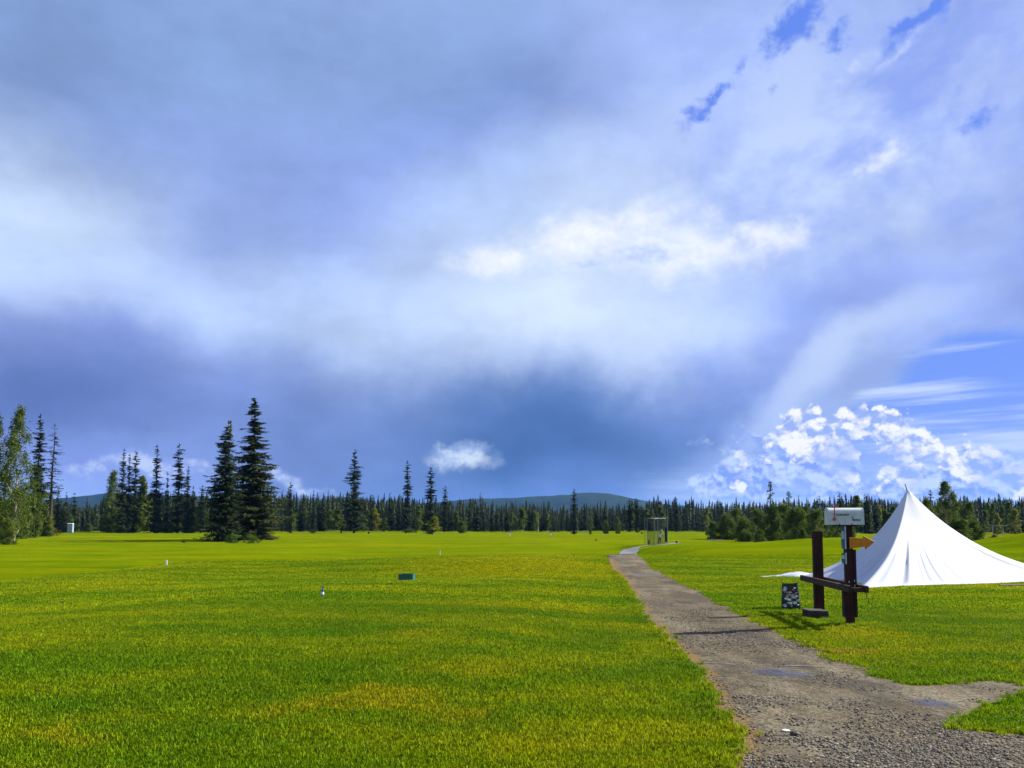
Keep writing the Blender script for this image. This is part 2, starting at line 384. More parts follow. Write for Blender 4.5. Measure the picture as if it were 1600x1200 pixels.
M['red_wood'] = mat_wood('painted_timber', (0.018, 0.006, 0.004), (0.050, 0.013, 0.009))
M['brown_wood'] = mat_wood('brown_timber', (0.028, 0.014, 0.008), (0.062, 0.032, 0.017), (14, 1.2, 14))
M['old_wood'] = mat_wood('weathered_timber', (0.022, 0.017, 0.013), (0.085, 0.066, 0.05), (1.2, 14, 14))
M['mailbox'] = plain('galvanised_white', (0.52, 0.54, 0.47), .42, .5, .10, 9)
M['flag'] = plain('faded_red', (0.42, 0.12, 0.11), .6, .3, .2, 30)
M['black'] = plain('black_paint', (0.012, 0.012, 0.014), .6, .3)
M['orange'] = plain('orange_paint', (0.56, 0.185, 0.004), .6, .3, .10, 14)
M['blue'] = plain('blue_panel', (0.030, 0.085, 0.17), .5, .4)
M['pale'] = plain('pale_panel', (0.42, 0.50, 0.53), .5, .4)
M['white'] = plain('white_paint', (0.80, 0.80, 0.77), .6, .3, .05)
M['edging'] = plain('grey_board', (0.13, 0.12, 0.10), .9, .1, .4, 8)
M['hutgrey'] = plain('hut_grey', (0.25, 0.31, 0.34), .7)
M['teal'] = plain('green_plastic', (0.015, 0.10, 0.065), .5, .4, .12)
M['dark_green'] = plain('dark_tarp', (0.006, 0.022, 0.022), .8, .2)
M['metal'] = plain('galvanised_pipe', (0.16, 0.18, 0.17), .45, .5, .1, 20, .5)
M['net'] = plain('net_cord', (0.035, 0.045, 0.035), .9, .1)
M['skin'] = plain('skin', (0.46, 0.27, 0.19), .6, .3, .05)
M['hair'] = plain('dark_hair', (0.015, 0.012, 0.010), .8, .2)
M['cloth_white'] = plain('white_cotton', (0.6, 0.6, 0.58), .9, .1, .06)
M['cloth_black'] = plain('black_cotton', (0.018, 0.018, 0.022), .9, .1)
M['cloth_grey'] = plain('grey_blue_cotton', (0.14, 0.15, 0.22), .9, .1)
M['cloth_tan'] = plain('tan_cotton', (0.55, 0.46, 0.30), .9, .1)
M['concrete'] = plain('pale_concrete', (0.36, 0.36, 0.33), .9, .1, .2, 3)

def mat_tent():
    m, T, b = material('tent_fabric', .6, .3)
    P = T.new('ShaderNodeTexCoord').outputs['Object']
    n = T.noise(P, 2.0, 5, .6)
    c = T.mix(n, (0.60, 0.62, 0.66), (0.66, 0.675, 0.71)); T.put(b.inputs['Base Color'], c)
    bump(T, b, T.noise(P, 7, 5, .6), .12, .03)
    tr = T.new('ShaderNodeBsdfTranslucent'); T.put(tr.inputs[0], (0.50, 0.53, 0.60))
    mx = T.new('ShaderNodeMixShader'); mx.inputs[0].default_value = .35
    T.l.new(b.outputs[0], mx.inputs[1]); T.l.new(tr.outputs[0], mx.inputs[2])
    T.l.new(mx.outputs[0], m.node_tree.nodes['Material Output'].inputs[0])
    return m
M['tent'] = mat_tent()
def mat_pebble():
    m, T, b = material('pebble', .8, .2)
    g = T.new('ShaderNodeNewGeometry')
    r = g.outputs['Random Per Island']
    rp = T.new('ShaderNodeValToRGB'); T.put(rp.inputs[0], r)
    e = rp.color_ramp.elements; e[0].position = 0; e[0].color = (0.05, 0.042, 0.028, 1); e[1].position = 1; e[1].color = (0.30, 0.26, 0.19, 1)
    for p, c in ((.4, (0.095, 0.079, 0.053, 1)), (.75, (0.16, 0.135, 0.09, 1)), (.93, (0.21, 0.18, 0.125, 1))):
        q = e.new(p); q.color = c
    T.put(b.inputs['Base Color'], rp.outputs[0])
    return m
M['pebble'] = mat_pebble()
def mat_water():
    m, T, b = material('puddle_water', .06, .5)
    P = T.new('ShaderNodeNewGeometry').outputs['Position']
    b.inputs['Base Color'].default_value = (0.05, 0.045, 0.035, 1)
    e = T.new('ShaderNodeAttribute', attribute_name='deep')
    n = T.noise(T.mapping(P, sc=(.7, 1.4, 0)), 4, 7, .75)
    al = T.smooth(T.math('ADD', e.outputs['Fac'], T.math('MULTIPLY', T.math('SUBTRACT', n, .5), 3.2)), .35, 1.2, 0, .55)
    T.put(b.inputs['Alpha'], al); b.inputs['Specular IOR Level'].default_value = 1.0
    bump(T, b, T.noise(P, 20, 2, .5), .05, .01)
    return m
M['water'] = mat_water()

# ------------------------------------------------------------------ object helpers
def link_mesh(name, verts, faces, mat, parent=None, smooth=False, loc=None):
    me = bpy.data.meshes.new(name); me.from_pydata([tuple(v) for v in verts], [], faces)
    if mat is not None: me.materials.append(mat)
    if smooth: me.polygons.foreach_set('use_smooth', [True] * len(me.polygons))
    o = bpy.data.objects.new(name, me); COL.objects.link(o)
    if parent: o.parent = parent
    if loc is not None: o.location = loc
    return o
def tag(o, label=None, cat=None, group=None, kind=None):
    if label: o['label'] = label
    if cat: o['category'] = cat
    if group: o['group'] = group
    if kind: o['kind'] = kind
    return o
def empty(name, loc, rz=0, label=None, cat=None, group=None):
    o = bpy.data.objects.new(name, None); COL.objects.link(o); o.empty_display_size = .3
    o.location = loc; o.rotation_euler = (0, 0, rz)
    return tag(o, label, cat, group)
class MB:
    def __init__(s): s.v = []; s.f = []
    def add(s, vs, fs):
        b = len(s.v); s.v += [Vector(v) for v in vs]; s.f += [tuple(b + i for i in f) for f in fs]; return s
    def box(s, c, d, rz=0, jig=0, taper=1):
        c = Vector(c); vs = []; m = Matrix.Rotation(rz, 3, 'Z')
        for z in (-1, 1):
            for x, y in ((-1, -1), (1, -1), (1, 1), (-1, 1)):
                k = taper if z > 0 else 1
                vs.append(c + m @ Vector((x * d[0] / 2 * k + random.uniform(-jig, jig), y * d[1] / 2 * k + random.uniform(-jig, jig), z * d[2] / 2)))
        return s.add(vs, [(3, 2, 1, 0), (4, 5, 6, 7), (0, 1, 5, 4), (1, 2, 6, 5), (2, 3, 7, 6), (3, 0, 4, 7)])
    def tube(s, pts, rads, n=6, cap=True):
        pts = [Vector(p) for p in pts]; rings = []
        if not hasattr(rads, '__len__'): rads = [rads] * len(pts)
        for i, p in enumerate(pts):
            t = (pts[min(i + 1, len(pts) - 1)] - pts[max(i - 1, 0)]).normalized()
            a = Vector((1, 0, 0)) if abs(t.x) < .9 else Vector((0, 1, 0))
            u = t.cross(a).normalized(); w = t.cross(u)
            rings.append([p + (u * math.cos(2 * math.pi * k / n) + w * math.sin(2 * math.pi * k / n)) * rads[i] for k in range(n)])
        vs = [v for r in rings for v in r]; fs = []
        for i in range(len(pts) - 1):
            for k in range(n):
                fs.append((i * n + k, i * n + (k + 1) % n, (i + 1) * n + (k + 1) % n, (i + 1) * n + k))
        if cap: fs.append(tuple(range(n))); fs.append(tuple(reversed(range((len(pts) - 1) * n, len(pts) * n))))
        return s.add(vs, fs)
    def build(s, name, mat, parent=None, bevel=0, smooth=False, loc=None):
        o = link_mesh(name, s.v, s.f, mat, parent, smooth, loc)
        bm = bmesh.new(); bm.from_mesh(o.data)
        if bevel: bmesh.ops.bevel(bm, geom=bm.edges[:], offset=bevel, segments=2, affect='EDGES')
        bmesh.ops.recalc_face_normals(bm, faces=bm.faces[:]); bm.to_mesh(o.data); bm.free()
        return o

# ------------------------------------------------------------------ ground sheet
def build_ground():
    angs = [a * 0.4 for a in range(-125, 126)] + [55 + 5 * i for i in range(0, 51)]
    radii = [.4]
    while radii[-1] < 9000: radii.append(radii[-1] * 1.021 + .01)
    vs = [(0, 0, H(0, 0))]; fs = []; n = len(angs)
    for r in radii:
        for a in angs:
            x = r * math.sin(R(a)); y = r * math.cos(R(a)); vs.append((x, y, H(x, y)))
    for k in range(n): fs.append((0, 1 + (k + 1) % n, 1 + k))
    for i in range(len(radii) - 1):
        b = 1 + i * n
        for k in range(n): fs.append((b + k, b + (k + 1) % n, b + n + (k + 1) % n, b + n + k))
    o = link_mesh('ground', vs, fs, M['lawn'], smooth=True)
    bm = bmesh.new(); bm.from_mesh(o.data); bmesh.ops.recalc_face_normals(bm, faces=bm.faces[:])
    if sum(f.normal.z for f in list(bm.faces)[:200]) < 0: bmesh.ops.reverse_faces(bm, faces=bm.faces[:])
    bm.to_mesh(o.data); bm.free()
    tag(o, kind='structure')
build_ground()

# ------------------------------------------------------------------ path
def gp(px, py): g = ground(px, py); return (g.x, g.y)
LEFT_PX = [(1150, 1200), (1150, 1165), (1142, 1130), (1120, 1100), (1098, 1062), (1066, 1022), (1034, 992), (1008, 966), (990, 932), (975, 906), (955, 888), (951, 874)]
RIGHT_PX = [(1004, 874), (1014, 885), (1043, 899), (1060, 910), (1094, 926), (1132, 948), (1180, 973), (1212, 987), (1262, 1008), (1298, 1022), (1306, 1034), (1350, 1044), (1368, 1058), (1418, 1074), (1470, 1070), (1530, 1066), (1600, 1070), (1700, 1070)]
ISLE_PX = [(1700, 1080), (1610, 1078), (1565, 1090), (1548, 1104), (1502, 1118), (1486, 1132), (1520, 1144), (1600, 1150), (1700, 1150)]
def roughen(pts, amp, seed, step=.16):
    out = []; random.seed(seed)
    for (x0, y0), (x1, y1) in zip(pts, pts[1:]):
        L = math.hypot(x1 - x0, y1 - y0); n = max(1, min(60, int(L / step)))
        for i in range(n):
            t = i / n; x = x0 + (x1 - x0) * t; y = y0 + (y1 - y0) * t
            a = amp * min(1, y / 8)
            out.append((x + a * mnoise.noise(Vector((x * 3.1, y * 3.1, seed))) * 1.6, y + a * mnoise.noise(Vector((x * 3.1, y * 3.1, seed + 9))) * 1.6))
    out.append(pts[-1]); return out
left = roughen([(1.5, 3.0)] + [gp(*p) for p in LEFT_PX], .10, 3)
RIB = [(7.0, 46, 1.0), (8.4, 56, 1.1), (11.5, 75, 1.2), (14.2, 92, 1.5)]
rib2 = [gp(985, 857.5), gp(1000, 854.5), gp(1030, 851.5), gp(1060, 848)]
right = roughen([gp(*p) for p in RIGHT_PX], .12, 5)
isle = roughen([gp(*p) for p in ISLE_PX], .12, 8)
OUT = [(-1.5, 2.0), (-1.8, -6), (9, -6), (9, 4.6)]
PATH = left + [(5.6, 47), (7.4, 47)] + right + isle + list(reversed(OUT))
def inside(x, y, poly=PATH):
    c = False; j = len(poly) - 1
    for i in range(len(poly)):
        xi, yi = poly[i]; xj, yj = poly[j]
        if (yi > y) != (yj > y) and x < (xj - xi) * (y - yi) / (yj - yi) + xi: c = not c
        j = i
    return c
def seg_dist(x, y, line):
    best = 1e9
    for (x0, y0), (x1, y1) in zip(line, line[1:]):
        dx = x1 - x0; dy = y1 - y0; L = dx * dx + dy * dy
        t = 0 if L == 0 else max(0, min(1, ((x - x0) * dx + (y - y0) * dy) / L))
        d = (x - x0 - t * dx) ** 2 + (y - y0 - t * dy) ** 2
        if d < best: best = d
    return math.sqrt(best)
BORDER = PATH + PATH[:1]
# coarse cells of border segments, for quick distance tests
from collections import defaultdict
CELL = defaultdict(list)
for a, b in zip(BORDER, BORDER[1:]):
    n = max(1, int(math.hypot(b[0] - a[0], b[1] - a[1]) / .3)); seen = set()
    for i in range(n + 1):
        x = a[0] + (b[0] - a[0]) * i / n; y = a[1] + (b[1] - a[1]) * i / n
        for dx in (-1, 0, 1):
            for dy in (-1, 0, 1):
                k = (int(math.floor(x)) + dx, int(math.floor(y)) + dy)
                if k not in seen: seen.add(k); CELL[k].append((a, b))
def edge_dist(x, y):
    b = 1.0
    for s in CELL.get((int(math.floor(x)), int(math.floor(y))), ()):
        b = min(b, seg_dist(x, y, s))
    return b
def drape(name, poly, step, off, mat, attr=None, fn=None, kind='structure'):
    pts = [Vector(p) for p in poly]; n = len(pts)
    xs = [p[0] for p in poly]; ys = [p[1] for p in poly]
    y = min(ys)
    while y < max(ys):
        st = step * max(1, abs(y) / 9)
        x = min(xs)
        while x < max(xs):
            jx = x + random.uniform(-.3, .3) * st; jy = y + random.uniform(-.3, .3) * st
            if inside(jx, jy, poly): pts.append(Vector((jx, jy)))
            x += st
        y += st
    r = delaunay_2d_cdt(pts, [], [list(range(n))], 1, 1e-4)
    vs = [(v.x, v.y, H(v.x, v.y) + off * max(1, abs(v.y) / 20)) for v in r[0]]
    o = link_mesh(name, vs, [tuple(f) for f in r[2]], mat, smooth=True)
    bm = bmesh.new(); bm.from_mesh(o.data)
    for f in bm.faces:
        if f.normal.z < 0: f.normal_flip()
    bm.to_mesh(o.data); bm.free()
    if attr:
        a = o.data.attributes.new(attr, 'FLOAT', 'POINT')
        a.data.foreach_set('value', [fn(v.co.x, v.co.y) for v in o.data.vertices])
    return tag(o, kind=kind)
LEFTL = left
def straw(x, y):
    d = edge_dist(x, y)
    if d >= 1: return 0
    dl = seg_dist(x, y, left) if x < y * .45 else 9
    return max(math.exp(-(dl / .17) ** 2), .55 * math.exp(-(d / .09) ** 2))
drape('gravel_path', PATH, .17, .008, M['path'], 'straw', straw)
def ribbon(name, cl, mat, off):
    vs = []; fs = []; pts = []
    for (x0, y0, w0), (x1, y1, w1) in zip(cl, cl[1:]):
        n = 12
        for i in range(n):
            t = i / n; pts.append((x0 + (x1 - x0) * t, y0 + (y1 - y0) * t, w0 + (w1 - w0) * t))
    pts.append(cl[-1])
    for i, (x, y, w) in enumerate(pts):
        a = pts[max(0, i - 1)]; b = pts[min(len(pts) - 1, i + 1)]
        d = Vector((b[0] - a[0], b[1] - a[1])).normalized(); nrm = Vector((-d.y, d.x))
        for k in range(5):
            s = (k / 2 - 1) * w * (1 + .25 * mnoise.noise(Vector((x * .3, y * .3, k))))
            X = x + nrm.x * s; Y = y + nrm.y * s; vs.append((X, Y, H(X, Y) + off))
    for i in range(len(pts) - 1):
        for k in range(4): fs.append((i * 5 + k, i * 5 + k + 1, i * 5 + k + 6, i * 5 + k + 5))
    o = link_mesh(name, vs, fs, mat, smooth=True)
    bm = bmesh.new(); bm.from_mesh(o.data)
    for f in bm.faces:
        if f.normal.z < 0: f.normal_flip()
    bm.to_mesh(o.data); bm.free()
    return tag(o, kind='structure')
M['cart'] = plain('grey_gravel', (0.16, 0.16, 0.155), .9, .1, .3, .6)
ribbon('cart_path', [(6.6, 46.8, .85), (8.2, 60, .9), (11.8, 80, .9), (rib2[0][0], rib2[0][1], 1.2), (rib2[1][0], rib2[1][1], 1.0), (rib2[2][0], rib2[2][1], .8), (rib2[3][0], rib2[3][1], .7)], M['cart'], .04)

# puddles
def puddle(cx, cy, rx, ry, rz):
    n = 28; vs = [(cx, cy, H(cx, cy) + .014)]; fs = []
    for j in range(1, 7):
        for i in range(n):
            a = 2 * math.pi * i / n; r = j / 6
            x = rx * r * math.cos(a); y = ry * r * math.sin(a)
            X = cx + x * math.cos(rz) - y * math.sin(rz); Y = cy + x * math.sin(rz) + y * math.cos(rz)
            vs.append((X, Y, H(cx, cy) + .014))
    for i in range(n): fs.append((0, 1 + i, 1 + (i + 1) % n))
    for j in range(5):
        for i in range(n): fs.append((1 + j * n + i, 1 + (j + 1) * n + i, 1 + (j + 1) * n + (i + 1) % n, 1 + j * n + (i + 1) % n))
    o = link_mesh('puddle', vs, fs, M['water'])
    a = o.data.attributes.new('deep', 'FLOAT', 'POINT')
    a.data.foreach_set('value', [1.0] + [1 - (j / 6) ** 2 for j in range(1, 7) for i in range(n)])
    tag(o, kind='structure')
g = ground(1215, 1052); puddle(g.x, g.y, .52, .34, -.1)
g = ground(1262, 1058); puddle(g.x, g.y, .34, .13, 0)
g = ground(1452, 1100); puddle(g.x, g.y, .26, .3, .3)
g = ground(972, 881); puddle(g.x, g.y, .5, .45, 0)
g = ground(998, 881); puddle(g.x, g.y, .3, .3, 0)

# ------------------------------------------------------------------ loose gravel on the path
def build_gravel():
    random.seed(21); vs = []; fs = []
    ico = [(0, 0, 1), (.89, 0, .45), (.28, .85, .45), (-.72, .53, .45), (-.72, -.53, .45), (.28, -.85, .45), (.72, .53, -.4), (-.28, .85, -.4), (-.89, 0, -.4), (-.28, -.85, -.4), (.72, -.53, -.4)]
    fc = [(0, 1, 2), (0, 2, 3), (0, 3, 4), (0, 4, 5), (0, 5, 1), (1, 6, 2), (2, 7, 3), (3, 8, 4), (4, 9, 5), (5, 10, 1), (2, 6, 7), (3, 7, 8), (4, 8, 9), (5, 9, 10), (1, 10, 6)]
    cnt = 0; tries = 0
    while cnt < 21000 and tries < 160000:
        tries += 1
        y = 4.6 + 14 * random.random() ** 2.0; x = random.uniform(-.1, .85) * y
        if not inside(x, y): continue
        dn = mnoise.noise(Vector((x * .8, y * .5, 4))) + .6 * mnoise.noise(Vector((x * 2.2, y * 2, 8)))
        if dn + (0.25 if y < 7.5 else -.12) + random.uniform(-.35, .35) < .15: continue
        if edge_dist(x, y) < .05: continue
        r = random.choice((.005, .006, .007, .009, .012)) * random.uniform(.8, 1.3) * (1.2 if random.random() < .02 else 1)
        z = H(x, y) + .008 + r * .2; a = random.uniform(0, 6.28); sx = random.uniform(.8, 1.5); sz = random.uniform(.45, .9)
        b = len(vs); ca = math.cos(a); sa = math.sin(a)
        for p in ico:
            X = p[0] * r * sx * random.uniform(.8, 1.15); Y = p[1] * r * random.uniform(.8, 1.15)
            vs.append((x + X * ca - Y * sa, y + X * sa + Y * ca, z + p[2] * r * sz))
        fs += [(b + i, b + j, b + k) for i, j, k in fc]; cnt += 1
    o = link_mesh('loose_gravel', vs, fs, M['pebble']); tag(o, 'loose grey and tan gravel scattered over the path', 'gravel', kind='stuff')
build_gravel()

# ------------------------------------------------------------------ grass
def patch_mesh(name, n, rad, h, w, seed):
    random.seed(seed); vs = []; fs = []
    for i in range(n):
        a = random.uniform(0, 6.283); r = rad * math.sqrt(random.random()); x = r * math.cos(a); y = r * math.sin(a)
        hh = h * random.uniform(.55, 1.15) * (1 - .3 * r / rad); b = random.uniform(0, 6.283); ln = hh * random.uniform(.1, .9); c = random.uniform(0, 6.283)
        wx = w * math.cos(b) / 2; wy = w * math.sin(b) / 2; k = len(vs)
        lx = ln * math.cos(c); ly = ln * math.sin(c)
        vs += [(x - wx, y - wy, -.005), (x + wx, y + wy, -.005), (x + lx * .35 + wx * .8, y + ly * .35 + wy * .8, hh * .6), (x + lx * .35 - wx * .8, y + ly * .35 - wy * .8, hh * .6), (x + lx, y + ly, hh)]
        fs += [(k, k + 1, k + 2, k + 3), (k + 3, k + 2, k + 4)]
    me = bpy.data.meshes.new(name); me.from_pydata(vs, [], fs); me.materials.append(M['blade'])
    return bpy.data.objects.new(name, me)
def scatter(name, pts, src, label, smin, smax):
    o = link_mesh(name, pts, [], None); tag(o, label, 'grass', kind='stuff')
    ng = bpy.data.node_groups.new(name, 'GeometryNodeTree')
    ng.interface.new_socket('Geometry', in_out='INPUT', socket_type='NodeSocketGeometry')
    ng.interface.new_socket('Geometry', in_out='OUTPUT', socket_type='NodeSocketGeometry')
    N = ng.nodes; L = ng.links
    gi = N.new('NodeGroupInput'); go = N.new('NodeGroupOutput'); oi = N.new('GeometryNodeObjectInfo'); ip = N.new('GeometryNodeInstanceOnPoints')
    oi.inputs['Object'].default_value = src; oi.inputs['As Instance'].default_value = True
    rr = N.new('FunctionNodeRandomValue'); rr.data_type = 'FLOAT_VECTOR'
    rr.inputs[0].default_value = (-.06, -.06, 0); rr.inputs[1].default_value = (.06, .06, 6.283)
    rs = N.new('FunctionNodeRandomValue'); rs.data_type = 'FLOAT'
    rs.inputs[2].default_value = smin; rs.inputs[3].default_value = smax; rs.inputs[8].default_value = 5
    L.new(gi.outputs[0], ip.inputs['Points']); L.new(oi.outputs['Geometry'], ip.inputs['Instance'])
    L.new(rr.outputs[0], ip.inputs['Rotation']); L.new(rs.outputs[1], ip.inputs['Scale']); L.new(ip.outputs[0], go.inputs[0])
    md = o.modifiers.new('scatter', 'NODES'); md.node_group = ng
    return o
def build_grass():
    near = patch_mesh('near_grass_tuft', 150, .14, .034, .0045, 1)
    mid = patch_mesh('far_grass_tuft', 120, .22, .036, .009, 2)
    tall = patch_mesh('edge_grass_tuft', 60, .05, .065, .005, 3)
    random.seed(5); P1 = []; P2 = []; P3 = []
    y = 4.3
    while y < 15:
        x = -.80 * y - .3
        while x < .86 * y + .4:
            X = x + random.uniform(-.06, .06); Y = y + random.uniform(-.06, .06)
            if not inside(X, Y):
                if edge_dist(X, Y) > .07: P1.append((X, Y, H(X, Y)))
            x += .125
        y += .125
    y = 15
    while y < 46:
        st = .22 + (y - 15) * .006
        x = -.74 * y - .5
        while x < .80 * y + .5:
            X = x + random.uniform(-.1, .1); Y = y + random.uniform(-.1, .1)
            if random.random() < (1.15 - sst(24, 46, y)) and not inside(X, Y) and edge_dist(X, Y) > .12: P2.append((X, Y, H(X, Y)))
            x += st
        y += st
    for (a, b) in zip(BORDER, BORDER[1:]):
        L = math.hypot(b[0] - a[0], b[1] - a[1]); yy = (a[1] + b[1]) / 2
        if yy < 4.2 or yy > 30 or L > 1.5: continue
        for i in range(int(L / .035) + 1):
            t = random.random(); x = a[0] + (b[0] - a[0]) * t + random.gauss(0, .05); y = a[1] + (b[1] - a[1]) * t + random.gauss(0, .05)
            if not inside(x, y) or random.random() < .25: P3.append((x, y, H(x, y)))
    # ragged tufts round the posts and creeping into the junction
    for px, py, rx, ry, n in ((1320, 975, .35, .3, 150), (1280, 968, .5, .25, 90)):
        c = ground(px, py)
        for i in range(n):
            x = c.x + random.gauss(0, rx); y = c.y + random.gauss(0, ry); P3.append((x, y, H(x, y)))
    scatter('lawn_grass', P1, near, 'short sunlit green lawn grass close to the camera', .85, 1.25)
    scatter('lawn_grass', P2, mid, 'mown green lawn grass farther out on the rise', .85, 1.2)
    scatter('edge_grass', P3, tall, 'ragged longer grass along the edge of the gravel path', .5, 1.2)
    print('grass', len(P1), len(P2), len(P3))
build_grass()

# ------------------------------------------------------------------ trees
def spruce_geo(h, rad, seed, nlev, nb, ntw, base=.06, prof=None, gap=.1, droop=.25, tw=.5, lean=0.0):
    """trunk MB and crown MB of a spruce standing at the origin"""
    rnd = random.Random(seed)
    prof = prof or (lambda t: (1 - t) ** .85)
    tr = MB(); bend = [(rnd.uniform(-1, 1) * .006 * h, rnd.uniform(-1, 1) * .006 * h) for _ in range(6)]
    def ax(t):
        i = t * 5; k = min(4, int(i)); f = i - k
        return Vector((bend[k][0] * (1 - f) + bend[k + 1][0] * f + lean * t * h, bend[k][1] * (1 - f) + bend[k + 1][1] * f, t * h))
    tr.tube([ax(i / 8) for i in range(9)], [max(.02, h * .012 * (1 - i / 8.2)) for i in range(9)], 7)
    V = []; Fc = []
    def dia(p, d, L, w, up):
        s = d.cross(up)
        if s.length < 1e-4: s = Vector((1, 0, 0))
        s.normalize(); b = len(V)
        V.extend((p, p + d * L * .45 + s * w, p + d * L, p + d * L * .4 - s * w)); Fc.append((b, b + 1, b + 2, b + 3))
    UP = Vector((0, 0, 1))
    for i in range(nlev):
        t = base + (1 - base) * (i + rnd.random() * 1.7 - .5) / nlev; t = max(base, t)
        if t > .995: t = .995
        r = rad * prof(t) * rnd.uniform(.62, 1.12) * (1 + .22 * math.sin(t * 17 + seed) * rnd.random())
        if r < .01 * h * .3: r = .01 * h * .3
        if rnd.random() < gap * .6: r *= .55
        n = max(3, int(nb * (.5 + .5 * (1 - t)))); a0 = rnd.random() * 6.28
        c = ax(t)
        for k in range(n):
            if rnd.random() < gap: continue
            a = a0 + 6.283 * (k + rnd.uniform(-.3, .3)) / n; L = r * rnd.uniform(.5, 1.18); c = ax(max(base * .5, min(.995, t + rnd.uniform(-.9, .9) / nlev)))
            if rnd.random() < .05: L *= 1.25
            d = Vector((math.cos(a), math.sin(a), 0)); dr = droop * rnd.uniform(.6, 1.4) * (1 - t) ** .3 - .25 * max(0, t - .8) * 4
            for j in range(ntw):
                s = (j + rnd.random()) / ntw
                z = -dr * L * (s - .35 * s * s * s) + .08 * L * s ** 4
                p = c + d * (L * s) + UP * z
                tl = tw * (.35 + .65 * (1 - abs(s - .45))) * (.35 + .65 * min(1, L / (rad * .6)))
                side = 1 if rnd.random() < .5 else -1
                an = a + side * rnd.uniform(.35, 1.1) * (1 - .6 * s)
                dd = Vector((math.cos(an), math.sin(an), -rnd.uniform(.0, .65))).normalized()
                dia(p, dd, tl * rnd.uniform(.7, 1.3), tl * rnd.uniform(.12, .2), Vector((rnd.uniform(-.6, .6), rnd.uniform(-.6, .6), 1)))
                if j % 2 == 0: dia(p, Vector((rnd.uniform(-.4, .4), rnd.uniform(-.4, .4), -1)).normalized(), tl * .7, tl * .16, d)
    for q in range(3): dia(ax(.985 - q * .01), UP, h * .03, h * .003, Vector((rnd.random() - .5, rnd.random() - .5, 0)))
    cr = MB(); cr.v = V; cr.f = Fc
    return tr, cr
def leafy_geo(h, rx, seed, nclump, nleaf, leaf, cbase=.2, spike=.5, trunk_r=.012, multi=1):
    rnd = random.Random(seed); tr = MB(); V = []; Fc = []
    tops = []
    for s in range(multi):
        ox = rnd.uniform(-.25, .25) * rx * (multi > 1); oy = rnd.uniform(-.25, .25) * rx * (multi > 1)
        b = [Vector((ox + rnd.uniform(-.08, .08) * rx * i / 2, oy + rnd.uniform(-.08, .08) * rx * i / 2, h * .9 * i / 6)) for i in range(7)]
        tr.tube(b, [max(.01, h * trunk_r * (1 - i / 6.5) / math.sqrt(multi)) for i in range(7)], 6); tops.append(b)
    for c in range(nclump):
        t = cbase + (1 - cbase) * ((c + rnd.random()) / nclump)
        u = (t - cbase) / (1 - cbase)
        env = (math.sin(math.pi * min(1, (u * .9 + .12)))) ** .6 * (1 - spike * u)
        a = rnd.random() * 6.283; rr = rx * env * rnd.random() ** .5
        b = rnd.choice(tops); k = min(5, int(t * 6 / .95)); ax = b[k]
        cx = Vector((ax.x + rr * math.cos(a), ax.y + rr * math.sin(a), h * t * .985))
        if c % 2 == 0:
            st = Vector((ax.x, ax.y, max(cbase * h * .7, cx.z - rr * .8 - .03 * h))); mid = (st + cx) / 2 + Vector((0, 0, -.02 * h))
            tr.tube([st, mid, cx], [h * .004, h * .0028, h * .0012], 4, False)
        cr_ = (rx * .24 + h * .012) * rnd.uniform(.6, 1.3) * (1 - .45 * u * spike)
        for l in range(nleaf):
            q = Vector((rnd.gauss(0, 1), rnd.gauss(0, 1), rnd.gauss(0, 1)))
            p = cx + q * cr_ * .42 * Vector((1, 1, 1.15)).length / 1.8
            d = Vector((rnd.uniform(-1, 1), rnd.uniform(-1, 1), rnd.uniform(-.9, .6))).normalized(); sd = d.cross(Vector((rnd.uniform(-1, 1), rnd.uniform(-1, 1), rnd.uniform(-1, 1))))
            if sd.length < 1e-3: continue
            sd.normalize(); L = leaf * rnd.uniform(.6, 1.4); b0 = len(V)
            V.extend((p, p + d * L * .5 + sd * L * .36, p + d * L, p + d * L * .5 - sd * L * .36)); Fc.append((b0, b0 + 1, b0 + 2, b0 + 3))
    cr = MB(); cr.v = V; cr.f = Fc
    return tr, cr
PROTO = {}
def mesh_of(mb, name, mat):
    me = bpy.data.meshes.new(name); me.from_pydata([tuple(v) for v in mb.v], [], mb.f); me.materials.append(mat); return me
def proto(key, geo, leafmat, barkmat):
    tr, cr = geo
    PROTO[key] = (mesh_of(tr, 'trunk', barkmat), mesh_of(cr, 'crown', leafmat), max(v.z for v in cr.v))
def plant(name, key, loc, h, wscale, rz, label, cat, group=None):
    tm, cm, h0 = PROTO[key]; s = h / h0
    r = empty(name, loc, rz, label, cat, group); r.scale = (s * wscale, s * wscale, s)
    for nm, me in (('trunk', tm), ('crown', cm)):
        o = bpy.data.objects.new(nm, me); COL.objects.link(o); o.parent = r
    return r
narrow = lambda t: .35 + .65 * (1 - t) ** .7 if t < .9 else (1 - t) * 5.6
gapped = lambda t: (.9 * (1 - t) ** .5 if t < .52 else (.25 if t < .6 else 1.25 * (1 - t) ** .9)) + .05
